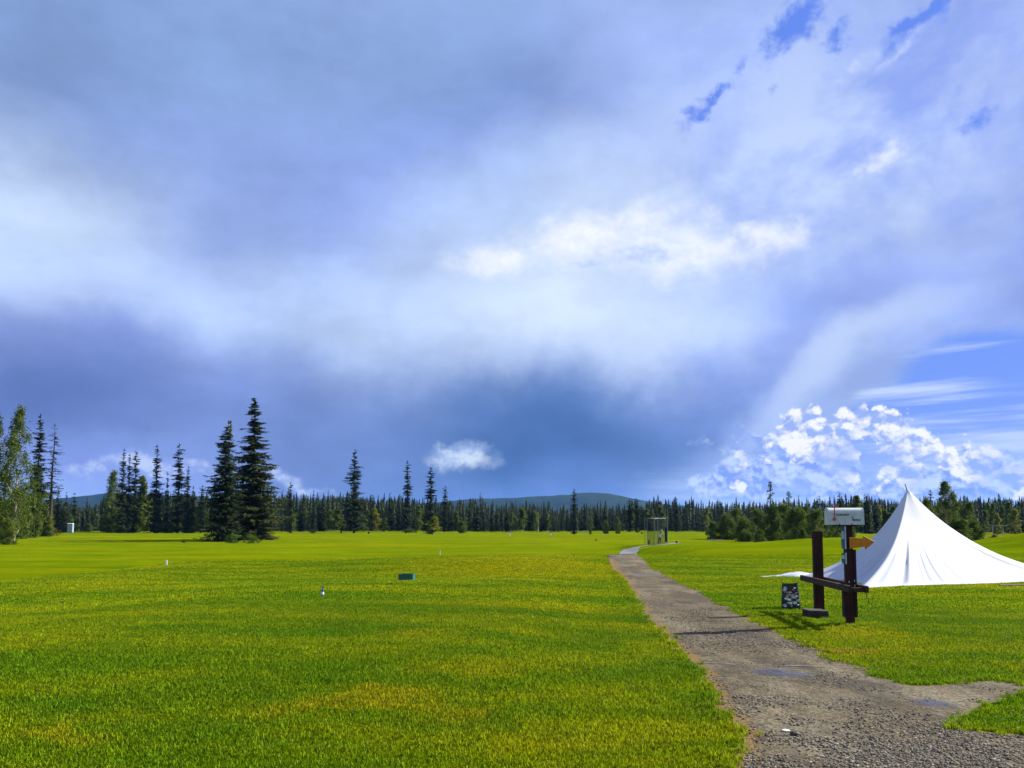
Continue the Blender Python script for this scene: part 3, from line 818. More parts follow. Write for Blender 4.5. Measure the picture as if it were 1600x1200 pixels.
# heroes
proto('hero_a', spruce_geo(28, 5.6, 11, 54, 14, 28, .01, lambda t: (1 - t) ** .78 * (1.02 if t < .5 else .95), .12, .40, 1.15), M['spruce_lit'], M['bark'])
proto('hero_b', spruce_geo(22, 5.0, 12, 50, 13, 26, .01, lambda t: (1 - t) ** .62, .10, .34, 1.1), M['spruce'], M['bark'])
proto('sparse', spruce_geo(20, 2.0, 13, 38, 7, 12, .30, lambda t: .8 * (1 - t) ** .5 + .12, .25, .35, .5), M['spruce'], M['bark'])
proto('tall_a', spruce_geo(20, 2.4, 14, 42, 10, 15, .04, lambda t: (1 - t) ** .7 + .05, .12, .35, .85), M['spruce'], M['bark'])
proto('crooked', spruce_geo(20, 3.7, 15, 44, 11, 16, .06, gapped, .2, .30, 1.0, .01), M['spruce'], M['bark'])
proto('spire', spruce_geo(18, 1.25, 16, 46, 9, 11, .03, lambda t: .95 - .5 * t if t < .94 else (1 - t) * 8, .18, .4, .8), M['spruce'], M['bark'])
for i in range(8):
    pr = (lambda e: (lambda t: (1 - t) ** e))((.6, .8, .7, .95, .55, .85, .75, .65)[i])
    proto('far%d' % i, spruce_geo(16, (2.3, 2.8, 1.7, 3.2, 1.5, 2.5, 2.0, 2.7)[i], 30 + i, 30, 8, 8, .02, pr, .10, .35, 1.25), M['spruce'], M['bark'])
for i in range(5):
    proto('birch%d' % i, leafy_geo(13, (2.0, 1.5, 2.4, 1.7, 1.3)[i], 50 + i, 46, 50, .46, .10, .6), M['birch'], M['white_bark'])
proto('aspen', leafy_geo(15, 1.6, 60, 44, 60, .26, .12, .55), M['shrub'], M['white_bark'])
proto('left_birch', leafy_geo(22, 4.2, 61, 90, 120, .30, .08, .45), M['shrub'], M['white_bark'])
proto('left_birch2', leafy_geo(22, 3.4, 62, 70, 110, .30, .2, .45), M['birch'], M['white_bark'])
proto('poplar', leafy_geo(18, 3.4, 63, 90, 110, .26, .05, .55), M['shrub'], M['white_bark'])
proto('whip', leafy_geo(12, .9, 67, 34, 26, .22, .15, .5, multi=1), M['shrub'], M['bark'])
for i in range(4):
    proto('shrub%d' % i, leafy_geo(5, 2.4, 70 + i, 80, 95, .23, .01, .25, .010, 4), M['shrub'], M['bark'])
proto('weed', leafy_geo(1.6, 1.2, 80, 30, 50, .16, .02, .3, .01, 5), M['weed'], M['bark'])
proto('rust', leafy_geo(2.2, 1.4, 81, 26, 40, .16, .02, .3, .01, 4), M['rust'], M['bark'])
proto('birch_pole', leafy_geo(12, .55, 82, 12, 22, .22, .55, .4, .011), M['birch'], M['white_bark'])

def tree_px(name, key, px, top, basey, wpx, label, cat='tree', group=None, rz=None, Y=None):
    g = ground(px, basey) if Y is None else Vector((ray(px, basey).x / ray(px, basey).y * Y, Y, 0))
    g.z = H(g.x, g.y) - .05
    topz = at(px, top, g.y).z; h = topz - g.z
    tm, cm, h0 = PROTO[key]
    if key + 'w' not in PROTO: PROTO[key + 'w'] = max(abs(v.co.x) for v in cm.vertices)
    s = h / h0; want = wpx / 2 / F * g.y; ws = want / (PROTO[key + 'w'] * s) if wpx else 1
    return plant(name, key, g, h, ws, rz if rz is not None else random.uniform(0, 6.28), label, cat, group)

# far treeline, one object per tree
def top_line(px):
    pts = [(-60, 770), (110, 788), (150, 790), (180, 775), (340, 770), (430, 770), (520, 773), (600, 778), (760, 787), (880, 795), (960, 793), (1030, 787), (1100, 785), (1180, 790), (1250, 784), (1330, 782), (1420, 785), (1500, 780), (1600, 782), (1680, 780)]
    for (a, b), (c, d) in zip(pts, pts[1:]):
        if px <= c: return b + (d - b) * max(0, px - a) / (c - a)
    return 782
random.seed(77)
px = -30.0; cnt_s = cnt_b = 0
L_SP = 'dark narrow spruce standing in the distant treeline across the fairway'
L_BI = 'yellow green birch among dark spruces in the distant treeline'
while px < 1640:
    right_side = px > 1330
    row = random.random()
    Y = (345 + 45 * row) if not right_side else (250 + 60 * row)
    if 110 < px < 160: Y = 430
    tp = top_line(px) + random.gauss(0, 4.5) + 7 * mnoise.noise(Vector((px * .02, 5, 5))) + (8 if row < .3 else 0)
    if random.random() < .12: tp -= random.uniform(6, 14)
    leafy = random.random() < (.72 if right_side else (.5 if mnoise.noise(Vector((px * .013, 8, 2))) > .05 else .2))
    if leafy:
        tp2 = tp + random.uniform(-2, 14) if right_side else random.uniform(788, 810)
        tree_px('birch_tree', 'birch%d' % random.randrange(5), px, tp2, 831, random.uniform(18, 30) if right_side else random.uniform(14, 26), L_BI if not right_side else 'green birch in the wood behind the white tent and right mound', 'tree', 'birches in the treeline' if not right_side else 'birches in the wood on the right', Y=Y - 8); cnt_b += 1
    else:
        tree_px('spruce_tree', 'far%d' % random.randrange(8), px, tp, 831, random.uniform(10, 27), L_SP if not right_side else 'dark spruce in the wood behind the white tent and right mound', 'tree', 'spruces in the treeline' if not right_side else 'spruces in the wood on the right', Y=Y); cnt_s += 1
    px += random.uniform(4.2, 9.0)
print('treeline', cnt_s, cnt_b)
# the wood behind it, one mass
def forest():
    random.seed(9); V = []; Fc = []
    for i in range(3400):
        Yd = random.uniform(395, 560); px = random.uniform(-120, 1720)
        if px > 1300 and random.random() < .5: Yd = random.uniform(315, 400)
        X = (px - 800) / F * Yd; z0 = H(X, Yd)
        tp = top_line(px) + random.gauss(2, 4.5) + 7 * mnoise.noise(Vector((px * .02, 5, 5)))
        if random.random() < .08: tp -= random.uniform(4, 10)
        topz = at(px, tp, Yd).z; h = min(22, max(6, topz - z0)); r = h * random.uniform(.075, .15); a0 = random.random() * 6.28
        lv = 12
        for j in range(lv):
            t = .05 + .95 * j / lv; rr = r * (1 - t) ** .75 * random.uniform(.8, 1.2) + .05
            for k in range(5):
                a = a0 + j * .7 + k * 1.2566 + random.uniform(-.3, .3); c = math.cos(a); s = math.sin(a); b = len(V); zz = z0 + t * h
                w = rr * .42; dz = -.05 * h * random.uniform(.4, 1.2)
                V.extend(((X, Yd, zz + .07 * h), (X + c * rr - s * w, Yd + s * rr + c * w, zz + dz), (X + c * rr * 1.1, Yd + s * rr * 1.1, zz + dz * 1.3), (X + c * rr + s * w, Yd + s * rr - c * w, zz + dz)))
                Fc.append((b, b + 1, b + 2, b + 3))
    o = link_mesh('distant_wood', V, Fc, M['spruce'])
    tag(o, 'dense dark spruce wood behind the first row of trees', 'wood', kind='stuff')
forest()
# trees one can tell apart
random.seed(4)
T_ = [
 ('birch_tree', 'left_birch', 22, 630, 846, 74, 'tall loose green birch at the left edge, behind the dark shrub'),
 ('birch_tree', 'left_birch2', -12, 640, 846, 60, 'yellowing birch cut by the left edge of the photo'),
 ('spruce_tree', 'tall_a', 56, 645, 838, 38, 'tall dark spruce right of the left-edge birch'),
 ('spruce_tree', 'sparse', 78, 661, 837, 34, 'tall thin spruce with a bare lower trunk, near the left edge'),
 ('spruce_tree', 'far1', 89, 760, 833, 34, 'low spruce right beside the bare-trunked thin spruce'),
 ('spruce_tree', 'far3', 102, 768, 832, 30, 'low spruce just left of the small pale hut'),
 ('spruce_tree', 'far5', 114, 769, 831, 28, 'low spruce right behind the small pale hut'),
 ('birch_tree', 'left_birch2', 52, 726, 838, 40, 'yellow green birch in front of the tall left spruces'),
 ('spruce_tree', 'tall_a', 189, 699, 833, 22, 'leftmost and tallest of three spruces rising from the left birches'),
 ('spruce_tree', 'tall_a', 199, 707, 833, 18, 'middle of three spruces rising from the left birches'),
 ('spruce_tree', 'spire', 208, 703, 833, 17, 'rightmost of three spruces rising from the left birches'),
 ('birch_tree', 'left_birch', 176, 733, 832, 52, 'broad green birch under the three tall spruces'),
 ('birch_tree', 'birch1', 219, 742, 832, 34, 'slim yellow birch right of the three tall spruces'),
 ('birch_tree', 'birch3', 232, 768, 832, 26, 'short yellow birch at the foot of the tall lone spruce'),
 ('spruce_tree', 'tall_a', 242, 693, 833, 26, 'tall ragged spruce with sparse tiers, right of the left birches'),
 ('spruce_tree', 'far5', 259, 736, 833, 20, 'medium dark spruce between the two tall ragged spires'),
 ('spruce_tree', 'spire', 277, 692, 833, 22, 'tallest thin spire with a crooked tip, left of the big spruces'),
 ('spruce_tree', 'tall_a', 291, 727, 833, 18, 'forked dark spruce close to the tallest thin spire'),
 ('spruce_tree', 'far2', 300, 758, 833, 22, 'short spruce in the gap left of the big spruce pair'),
 ('spruce_tree', 'spire', 314, 757, 833, 13, 'thin short spire directly left of the big spruce pair'),
 ('birch_tree', 'birch2', 305, 790, 833, 22, 'small yellow birch at the foot of the spruces left of the pair'),
 ('birch_tree', 'whip', 355, 656, 842, 26, 'feathery pale birch top showing between the two big spruces'),
 ('spruce_tree', 'hero_b', 349, 664, 846, 100, 'big dark spruce on the fairway, left one of the pair'),
 ('spruce_tree', 'hero_a', 393, 618, 843, 172, 'biggest spruce, broad and tall, right one of the fairway pair'),
 ('spruce_tree', 'spire', 453, 752, 833, 12, 'thin dark spire just right of the big spruce pair'),
 ('spruce_tree', 'far4', 489, 766, 833, 15, 'pointed spruce between the big pair and the crooked spruce'),
 ('spruce_tree', 'crooked', 554, 700, 833, 46, 'crooked spruce with a gap below its leaning top'),
 ('spruce_tree', 'spire', 636, 718, 831, 15, 'tall needle-thin spruce, left of the two in mid field'),
 ('spruce_tree', 'spire', 672, 728, 832, 19, 'tall thin spruce with a side tuft, above the yellow bush'),
 ('spruce_tree', 'spire', 695, 758, 831, 12, 'shorter thin spruce right of the yellow bush'),
 ('spruce_tree', 'spire', 897, 762, 835, 13, 'slim solitary spruce in front of the distant blue hill'),
 ('spruce_tree', 'spire', 984, 778, 831, 12, 'pointed spruce before the right end of the hill, left one'),
 ('spruce_tree', 'spire', 996, 778, 831, 13, 'pointed spruce before the right end of the hill, right one'),
 ('spruce_tree', 'spire', 1057, 775, 831, 11, 'thin spire over the wood just right of the net cage'),
 ('birch_tree', 'whip', 1206, 752, 842, 20, 'tall young poplar whip above the right thicket, left one'),
 ('birch_tree', 'whip', 1232, 767, 842, 20, 'shorter young poplar whip above the right thicket, right one'),
 ('birch_tree', 'poplar', 1483, 748, 848, 62, 'tall bushy poplar right of the white tent peak'),
 ('birch_tree', 'poplar', 1512, 782, 850, 50, 'lower bushy poplar right of the tallest one behind the tent'),
 ('birch_tree', 'poplar', 1452, 778, 848, 44, 'bushy poplar directly behind the right slope of the tent'),
 ('spruce_tree', 'tall_a', 1509, 771, 838, 16, 'round-topped dark spruce right of the bushy poplar'),
 ('spruce_tree', 'spire', 1456, 764, 838, 12, 'thin dark spruce left of the bushy poplar'),
 ('spruce_tree', 'spire', 1313, 769, 838, 13, 'spruce rising straight behind the mailbox'),
 ('spruce_tree', 'spire', 1353, 771, 838, 8, 'left of two thin spires between mailbox and tent peak'),
 ('spruce_tree', 'spire', 1358, 770, 838, 8, 'right of two thin spires between mailbox and tent peak'),
 ('spruce_tree', 'spire', 1281, 774, 838, 11, 'thin spruce just left of the mailbox top'),
]
YSET = {1206: 150, 1232: 150, 1483: 105, 1512: 100, 1452: 100, 1509: 200, 1456: 200, 1313: 240, 1353: 240, 1358: 240, 1281: 240}
for nm, key, x, tp, bs, w, lab in T_:
    if key in ('tall_a', 'spire', 'crooked', 'sparse'): w *= 1.5
    tree_px(nm, key, x, tp, bs, w, lab, 'tree', Y=YSET.get(x), rz=random.uniform(0, 6.28))
# bare pale birch stems against the wood
for i, (x, tp, bs, lab) in enumerate(((814, 797, 830, 'tall bare white birch stem in front of the dark wood'), (787, 800, 829, 'thin pale birch stem left of the taller bare one'),
     (841, 800, 831, 'white-trunked birch with a yellow tuft, alone on the fairway edge'), (868, 808, 829, 'left stem of the twin white birches before the wood'), (873, 808, 829, 'right stem of the twin white birches before the wood'),
     (1107, 800, 832, 'thin pale birch stem above the right thicket'))):
    tree_px('birch_tree', 'birch_pole', x, tp, bs, 8, lab, 'tree')
# shrubs and thickets
SH = [
 ('shrub', 'shrub3', -6, 770, 845, 60, 'dark leafy shrub cut by the left edge', None), ('shrub', 'shrub0', 48, 770, 840, 46, 'tall leafy shrub between the left birch and the tall spruces', None),
 ('shrub', 'shrub1', 72, 806, 838, 30, 'low dark bush at the bare trunk of the thin spruce', None), ('shrub', 'shrub2', 170, 790, 832, 40, 'dark undergrowth beneath the left end of the three-spruce group', None),
 ('shrub', 'shrub1', 205, 785, 832, 44, 'dark undergrowth beneath the three tall spruces', None), ('shrub', 'shrub3', 262, 815, 833, 30, 'low green bush under the ragged spires', None),
 ('shrub', 'shrub0', 1150, 790, 843, 50, 'tall back willow over the left part of the thicket', None), ('shrub', 'shrub2', 1190, 794, 845, 50, 'dark back willow left of the poplar whips', None),
 ('shrub', 'shrub3', 1225, 784, 845, 56, 'dense willow directly under both poplar whips', None), ('shrub', 'shrub0', 1258, 786, 843, 54, 'dense back willow between the whips and the mailbox', None), ('shrub', 'shrub2', 1306, 796, 840, 36, 'leafy willow hidden mostly by the mailbox', None),
 ('shrub', 'shrub1', 1492, 806, 852, 56, 'dark willow at the foot of the bushy poplars', None), ('shrub', 'shrub0', 1524, 812, 850, 44, 'dark willow right of the bushy poplars', None),
 ('shrub', 'shrub0', 12, 808, 851, 46, 'dark low shrub at the left edge under the birch', None), ('shrub', 'shrub1', 30, 755, 842, 52, 'big leafy shrub at the foot of the left birch', None),
 ('shrub', 'shrub2', 62, 790, 838, 44, 'round shrub under the tall left spruce', None), ('shrub', 'rust', 86, 823, 837, 22, 'reddish brown low bush near the left spruces', None),
 ('shrub', 'shrub3', 138, 817, 831, 24, 'small bush just right of the pale hut', None), ('shrub', 'weed', 364, 832, 849, 26, 'bright green weeds under the big spruce pair, left clump', None),
 ('shrub', 'weed', 392, 834, 849, 34, 'bright green weeds under the big spruce pair, right clump', None), ('shrub', 'shrub1', 287, 842, 848, 8, 'tiny dark bush alone on the left fairway', None),
 ('shrub', 'birch2', 676, 806, 836, 34, 'round yellow green bush under the thin mid-field spruces', None), ('shrub', 'shrub2', 722, 812, 833, 22, 'dark round bush right of the yellow bush', None),
 ('shrub', 'shrub3', 640, 826, 832, 28, 'low green bush left of the yellow bush', None), ('shrub', 'shrub0', 923, 824, 835, 7, 'tiny dark conifer bush right of the solitary spruce', None),
 ('shrub', 'shrub1', 948, 812, 834, 16, 'dark bush between the solitary spruce and the path', None), ('shrub', 'shrub0', 965, 806, 834, 14, 'upright dark bush left of the path', None), ('shrub', 'shrub3', 996, 824, 832, 9, 'small dark bush left of the net cage', None),
 ('shrub', 'shrub0', 1114, 812, 843, 34, 'leftmost low bush of the right thicket', None), ('shrub', 'shrub1', 1138, 800, 843, 44, 'tall rounded bush near the left end of the right thicket', None),
 ('shrub', 'shrub2', 1164, 804, 845, 46, 'bushy willow in the middle left of the right thicket', None), ('shrub', 'shrub3', 1188, 826, 848, 30, 'low bush at the front of the right thicket', None),
 ('shrub', 'shrub0', 1208, 786, 845, 58, 'large willow beneath the poplar whips', None), ('shrub', 'shrub1', 1240, 788, 845, 56, 'large dark willow in the middle right of the thicket', None),
 ('shrub', 'shrub2', 1272, 792, 842, 50, 'big willow left of the mailbox', None), ('shrub', 'shrub3', 1255, 824, 846, 26, 'small bush before the willow, left of the far post', None), ('shrub', 'shrub1', 1292, 806, 840, 34, 'light leafy willow partly behind the mailbox', None),
 ('shrub', 'weed', 1514, 838, 850, 18, 'bright small bush at the tent right slope', None), ('shrub', 'rust', 1530, 836, 846, 30, 'brownish scrub between tent and right mound, left clump', None), ('shrub', 'rust', 1552, 834, 843, 30, 'brownish scrub between tent and right mound, right clump', None),
 ('shrub', 'shrub2', 1331, 822, 836, 14, 'small bush under the mailbox, beyond the mound', None),
]
YS2 = {1188: 135, 1208: 150, 1240: 145, 1272: 140, 1255: 125, 1292: 150, 1514: 92, 1530: 105, 1552: 110, 1331: 170, 1164: 160, 1150: 185, 1190: 175, 1225: 165, 1258: 160, 1306: 165, 1492: 96, 1524: 100}
for nm, key, x, tp, bs, w, lab, _ in SH:
    tree_px(nm, key, x, tp, bs, w, lab, 'shrub', Y=YS2.get(x))

# ------------------------------------------------------------------ hills
def hill(name, prof, Y, depth):
    n = 90; m = 24; vs = []; fs = []
    x0 = prof[0][0]; x1 = prof[-1][0]
    def tp(px):
        for (a, b), (c, d) in zip(prof, prof[1:]):
            if px <= c: t = (px - a) / (c - a); return b + (d - b) * t
        return prof[-1][1]
    for i in range(n + 1):
        px = x0 + (x1 - x0) * i / n
        e = sum(at(px + q, tp(max(x0, min(x1, px + q))), Y).z for q in (-6, 0, 6)) / 3 + 4 * mnoise.noise(Vector((px * .05, 1, 0))) + 2.2 * mnoise.noise(Vector((px * .3, 2, 0)))
        X = (px - 800) / F * Y
        for j in range(m + 1):
            t = j / m; s = math.sin(math.pi * t) ** 1.2
            y = Y + (t - .5) * depth * 2
            vs.append((X * y / Y, y, -3 + (max(0, e) + 3) * s * (1 + (0.06 * mnoise.noise(Vector((X * .004, y * .004, 5))) if 0 < j < m and j != m // 2 else 0))))
    for i in range(n):
        for j in range(m): fs.append((i * (m + 1) + j, (i + 1) * (m + 1) + j, (i + 1) * (m + 1) + j + 1, i * (m + 1) + j + 1))
    o = link_mesh(name, vs, fs, M['hill'], smooth=True); tag(o, kind='structure')
mh, Th, bh = material('forested_hill', .95, .05)
Ph = Th.new('ShaderNodeNewGeometry').outputs['Position']
nh = Th.noise(Th.mapping(Ph, sc=(1, .4, 2)), .012, 7, .7)
Th.put(bh.inputs['Base Color'], Th.mix(Th.smooth(nh, .35, .65), (0.007, 0.016, 0.012), (0.018, 0.032, 0.020))); M['hill'] = mh
hill('hill', [(560, 800), (640, 788), (700, 783), (745, 779), (800, 778), (860, 776), (900, 771), (930, 769), (960, 773), (1000, 781), (1040, 788), (1100, 796), (1160, 806)], 4200, 900)
hill('hill', [(-60, 792), (60, 782), (110, 777), (150, 773), (200, 771), (300, 776), (420, 786), (520, 798)], 4600, 900)
hill('hill', [(-400, 806), (200, 797), (600, 800), (1000, 803), (1400, 799), (2000, 806)], 3000, 600)

# ------------------------------------------------------------------ tent
def build_tent():
    AX, AY = 12.55, 24.5; apex = at(1418, 768, AY); AZ = apex.z
    corners = [ground(1343, 920), ground(1250, 902.5), Vector((16.2, 31.0, 0)), ground(1700, 906)]
    FL, BL, BR, FR = [Vector((c.x, c.y)) for c in corners]
    poly = []
    def edge(a, b, sag, n=24):
        d = b - a; nrm = Vector((-d.y, d.x)).normalized(); c = Vector((AX, AY))
        if (c - a).dot(nrm) < 0: nrm = -nrm
        for i in range(n):
            t = i / n; s = math.sin(math.pi * t) * sag; poly.append(a + d * t + nrm * s)
    edge(FL, BL, .75); edge(BL, BR, .8); edge(BR, FR, .8); edge(FR, FL, .10)
    root = empty('tent', (AX, AY, H(AX, AY)), 0, 'big white peaked fabric tent standing on the lawn right of the rack', 'tent')
    c = Vector((AX, AY)); NT_, MT = 360, 70
    def radius(a):
        d = Vector((math.cos(a), math.sin(a))); best = 0
        for p, q in zip(poly, poly[1:] + poly[:1]):
            e = q - p; den = d.x * e.y - d.y * e.x
            if abs(den) < 1e-9: continue
            w = p - c; t = (w.x * e.y - w.y * e.x) / den; u = (w.x * d.y - w.y * d.x) / den
            if -1e-6 <= u <= 1 + 1e-6 and t > best: best = t
        return best
    corner_a = [math.atan2(p.y - AY, p.x - AX) for p in (FL, BL, BR, FR)]
    H0 = H(AX, AY); vs = []; fs = []
    rad = [radius(2 * math.pi * i / NT_) for i in range(NT_)]
    for i in range(NT_):
        a = 2 * math.pi * i / NT_; d = Vector((math.cos(a), math.sin(a)))
        cf = 0; 
        for k, ca in enumerate(corner_a):
            da = (a - ca + math.pi) % (2 * math.pi) - math.pi; cf += math.exp(-(da / (.40 if k == 0 else .22)) ** 2) * (1.0 if k == 0 else .45)
        fold = .5 * math.sin(a * 37 + 1.3) + .35 * math.sin(a * 61 + .4 + 2 * math.sin(a * 5)) + .3 * math.sin(a * 97)
        fold2 = mnoise.noise(Vector((a * 14, 2, 0))) * 1.4
        for j in range(MT + 1):
            t = (j / MT); t = t * (.35 + .65 * t) if j < MT else 1.0
            r = .05 + (rad[i] - .05) * t
            hgt = .56 * (1 - t) ** 3.1 + .44 * (1 - t)
            x = AX + d.x * r; y = AY + d.y * r
            wv = sst(.22, .62, t + .06 * mnoise.noise(Vector((a * 9, 0, 3)))) * (1 - sst(.90, 1.0, t))
            z = H(x, y) * t + H0 * (1 - t) + (AZ - H0) * hgt + .015 + wv * (fold * (.006 + .065 * cf) + fold2 * (.008 + .055 * cf))
            z += .02 * mnoise.noise(Vector((x * 1.3, y * 1.3, 2))) * sst(.1, .4, t) * (1 - t)
            z = max(z, H(x, y) + .015)
            vs.append((x - AX, y - AY, z - H0))
    m1 = MT + 1
    for i in range(NT_):
        k = (i + 1) % NT_
        for j in range(MT): fs.append((i * m1 + j, k * m1 + j, k * m1 + j + 1, i * m1 + j + 1))
    fs.append(tuple(i * m1 for i in range(NT_)))
    o = link_mesh('canopy', vs, fs, M['tent'], root, True)
    bm = bmesh.new(); bm.from_mesh(o.data); bmesh.ops.recalc_face_normals(bm, faces=bm.faces[:]); bm.to_mesh(o.data); bm.free()
    # crumpled surplus cloth lying at the back left corner
    vs = []; fs = []; A = Vector(gp(1188, 901.5)); B = Vector(gp(1296, 900.5)); n = 40; m = 9
    dd = (B - A); nn = Vector((-dd.y, dd.x)).normalized()
    for i in range(n + 1):
        t = i / n; wd = .03 + .34 * sst(.22, .45, t) + .05 * mnoise.noise(Vector((t * 9, 0, 0)))
        for j in range(m + 1):
            s = j / m * 2 - 1; p = A + dd * t + nn * s * wd * 1.1
            hh = (1 - s * s) ** .6 * (.02 + .13 * math.exp(-((t - .55) / .2) ** 2) + .03 * mnoise.noise(Vector((t * 22, s * 2, 1)))) * min(1, t * 9) * min(1, (1.02 - t) * 9)
            vs.append((p.x - AX, p.y - AY, H(p.x, p.y) + max(0, hh) + .012 - H0))
    for i in range(n):
        for j in range(m): fs.append((i * (m + 1) + j, (i + 1) * (m + 1) + j, (i + 1) * (m + 1) + j + 1, i * (m + 1) + j + 1))
    link_mesh('loose_flap', vs, fs, M['tent'], root, True)
    mb = MB(); p0 = at(1420, 775, AY); p1 = at(1414, 756, AY); off = Vector((AX, AY, H0))
    mb.tube([p0 - off - (p1 - p0) * .4, p1 - off], [.022, .012], 6); mb.build('pole_tip', M['black'], root)
    mb = MB(); mb.tube([(p0 - off) * 1.0, Vector((0.1, 0, 0))], [.035, .04], 8); mb.build('centre_pole', M['metal'], root)
build_tent()
mb = MB(); a = ground(1562, 916.5); b = ground(1660, 914.5); mb.tube([Vector((0, 0, .03)), b - a + Vector((0, 0, .03))], .022, 8)
o = mb.build('steel_pole', M['black'], loc=a); tag(o, 'thin dark pole lying on the grass along the tent front edge', 'pole')

# ------------------------------------------------------------------ club rack with mailbox
LX, LY = 5.66, 14.4; NX, NY = 5.50, 12.72
root = empty('timber_rack', (NX, NY, H(NX, NY)), 0, 'dark red timber rack of two posts joined by long rails beside the path', 'rack')
O = Vector((NX, NY, H(NX, NY))); dirv = Vector((LX - NX, LY - NY, 0)).normalized(); ang = math.atan2(dirv.y, dirv.x) - math.pi / 2
side = Vector((dirv.y, -dirv.x, 0))
def zpx(py, Y): return EYE + (822 - py) / F * Y
def lz(z): return z - O.z
random.seed(1)
zt = zpx(821, NY)
mb = MB(); mb.box((0, 0, lz(zt) / 2 - .1), (.115, .115, lz(zt) + .2), ang); o = mb.build('post', M['red_wood'], root, .004)
zt2 = zpx(830, LY)
mb = MB(); mb.box((LX - O.x, LY - O.y, lz(zt2) / 2 - .05), (.165, .12, lz(zt2) + .1), ang); mb.build('post', M['red_wood'], root, .005)
mb = MB(); z0, z1 = .13, lz(zpx(858, NY)); mb.box(side * .080 + Vector((0, 0, (z0 + z1) / 2)), (.042, .14, z1 - z0), ang); mb.build('side_plank', M['red_wood'], root, .004)
z1 = .60; mb = MB(); mb.box(-side * .080 + Vector((0, 0, (z0 + z1) / 2)), (.042, .14, z1 - z0), ang); mb.build('side_plank', M['red_wood'], root, .004)
zr = .655
for s, wd in ((-1, .105), (1, .105)):
    c = dirv * .95 + side * (s * (.128 if s < 0 else .128)) + Vector((0, 0, zr - .045)); mb = MB(); mb.box(c, (.05, 2.80, .105), ang); mb.build('rail', M['brown_wood'], root, .005)
for q in (-.35, .75, 2.1):
    mb = MB(); mb.box(dirv * q + Vector((0, 0, zr - .06)), (.20, .07, .07), ang); mb.build('cross_block', M['brown_wood'], root, .004)
BG = ground(1276, 966)
mb = MB(); 
for k in range(3): mb.box(Vector((BG.x - O.x + .02, BG.y - O.y - .02 + .13 * k, .07)) , (.34, .125, .12), ang - .25, .006)
mb.build('footing_block', M['old_wood'], root, .008)
mb = MB(); p = dirv * -.42 + side * .12 + Vector((0, 0, zr - .10)); mb.tube([p, p + Vector((.005, 0, -.06)), p + Vector((.03, 0, -.11)), p + Vector((.035, 0, -.17))], .006, 5); mb.build('hanging_cord', M['black'], root)
# little bolts on the post
for q in ((-.02, .98), (.03, .96), (-.03, .90), (.035, .88)):
    pass
mb = MB()
for dx, z in ((-.028, .70), (.055, .72), (-.026, .63), (.056, .64), (.058, .60)):
    mb.box(Vector((dx, -.066 if dx < .04 else -.078, z)), (.012, .01, .03), 0, .003)
mb.build('bolt', M['pale'], root)

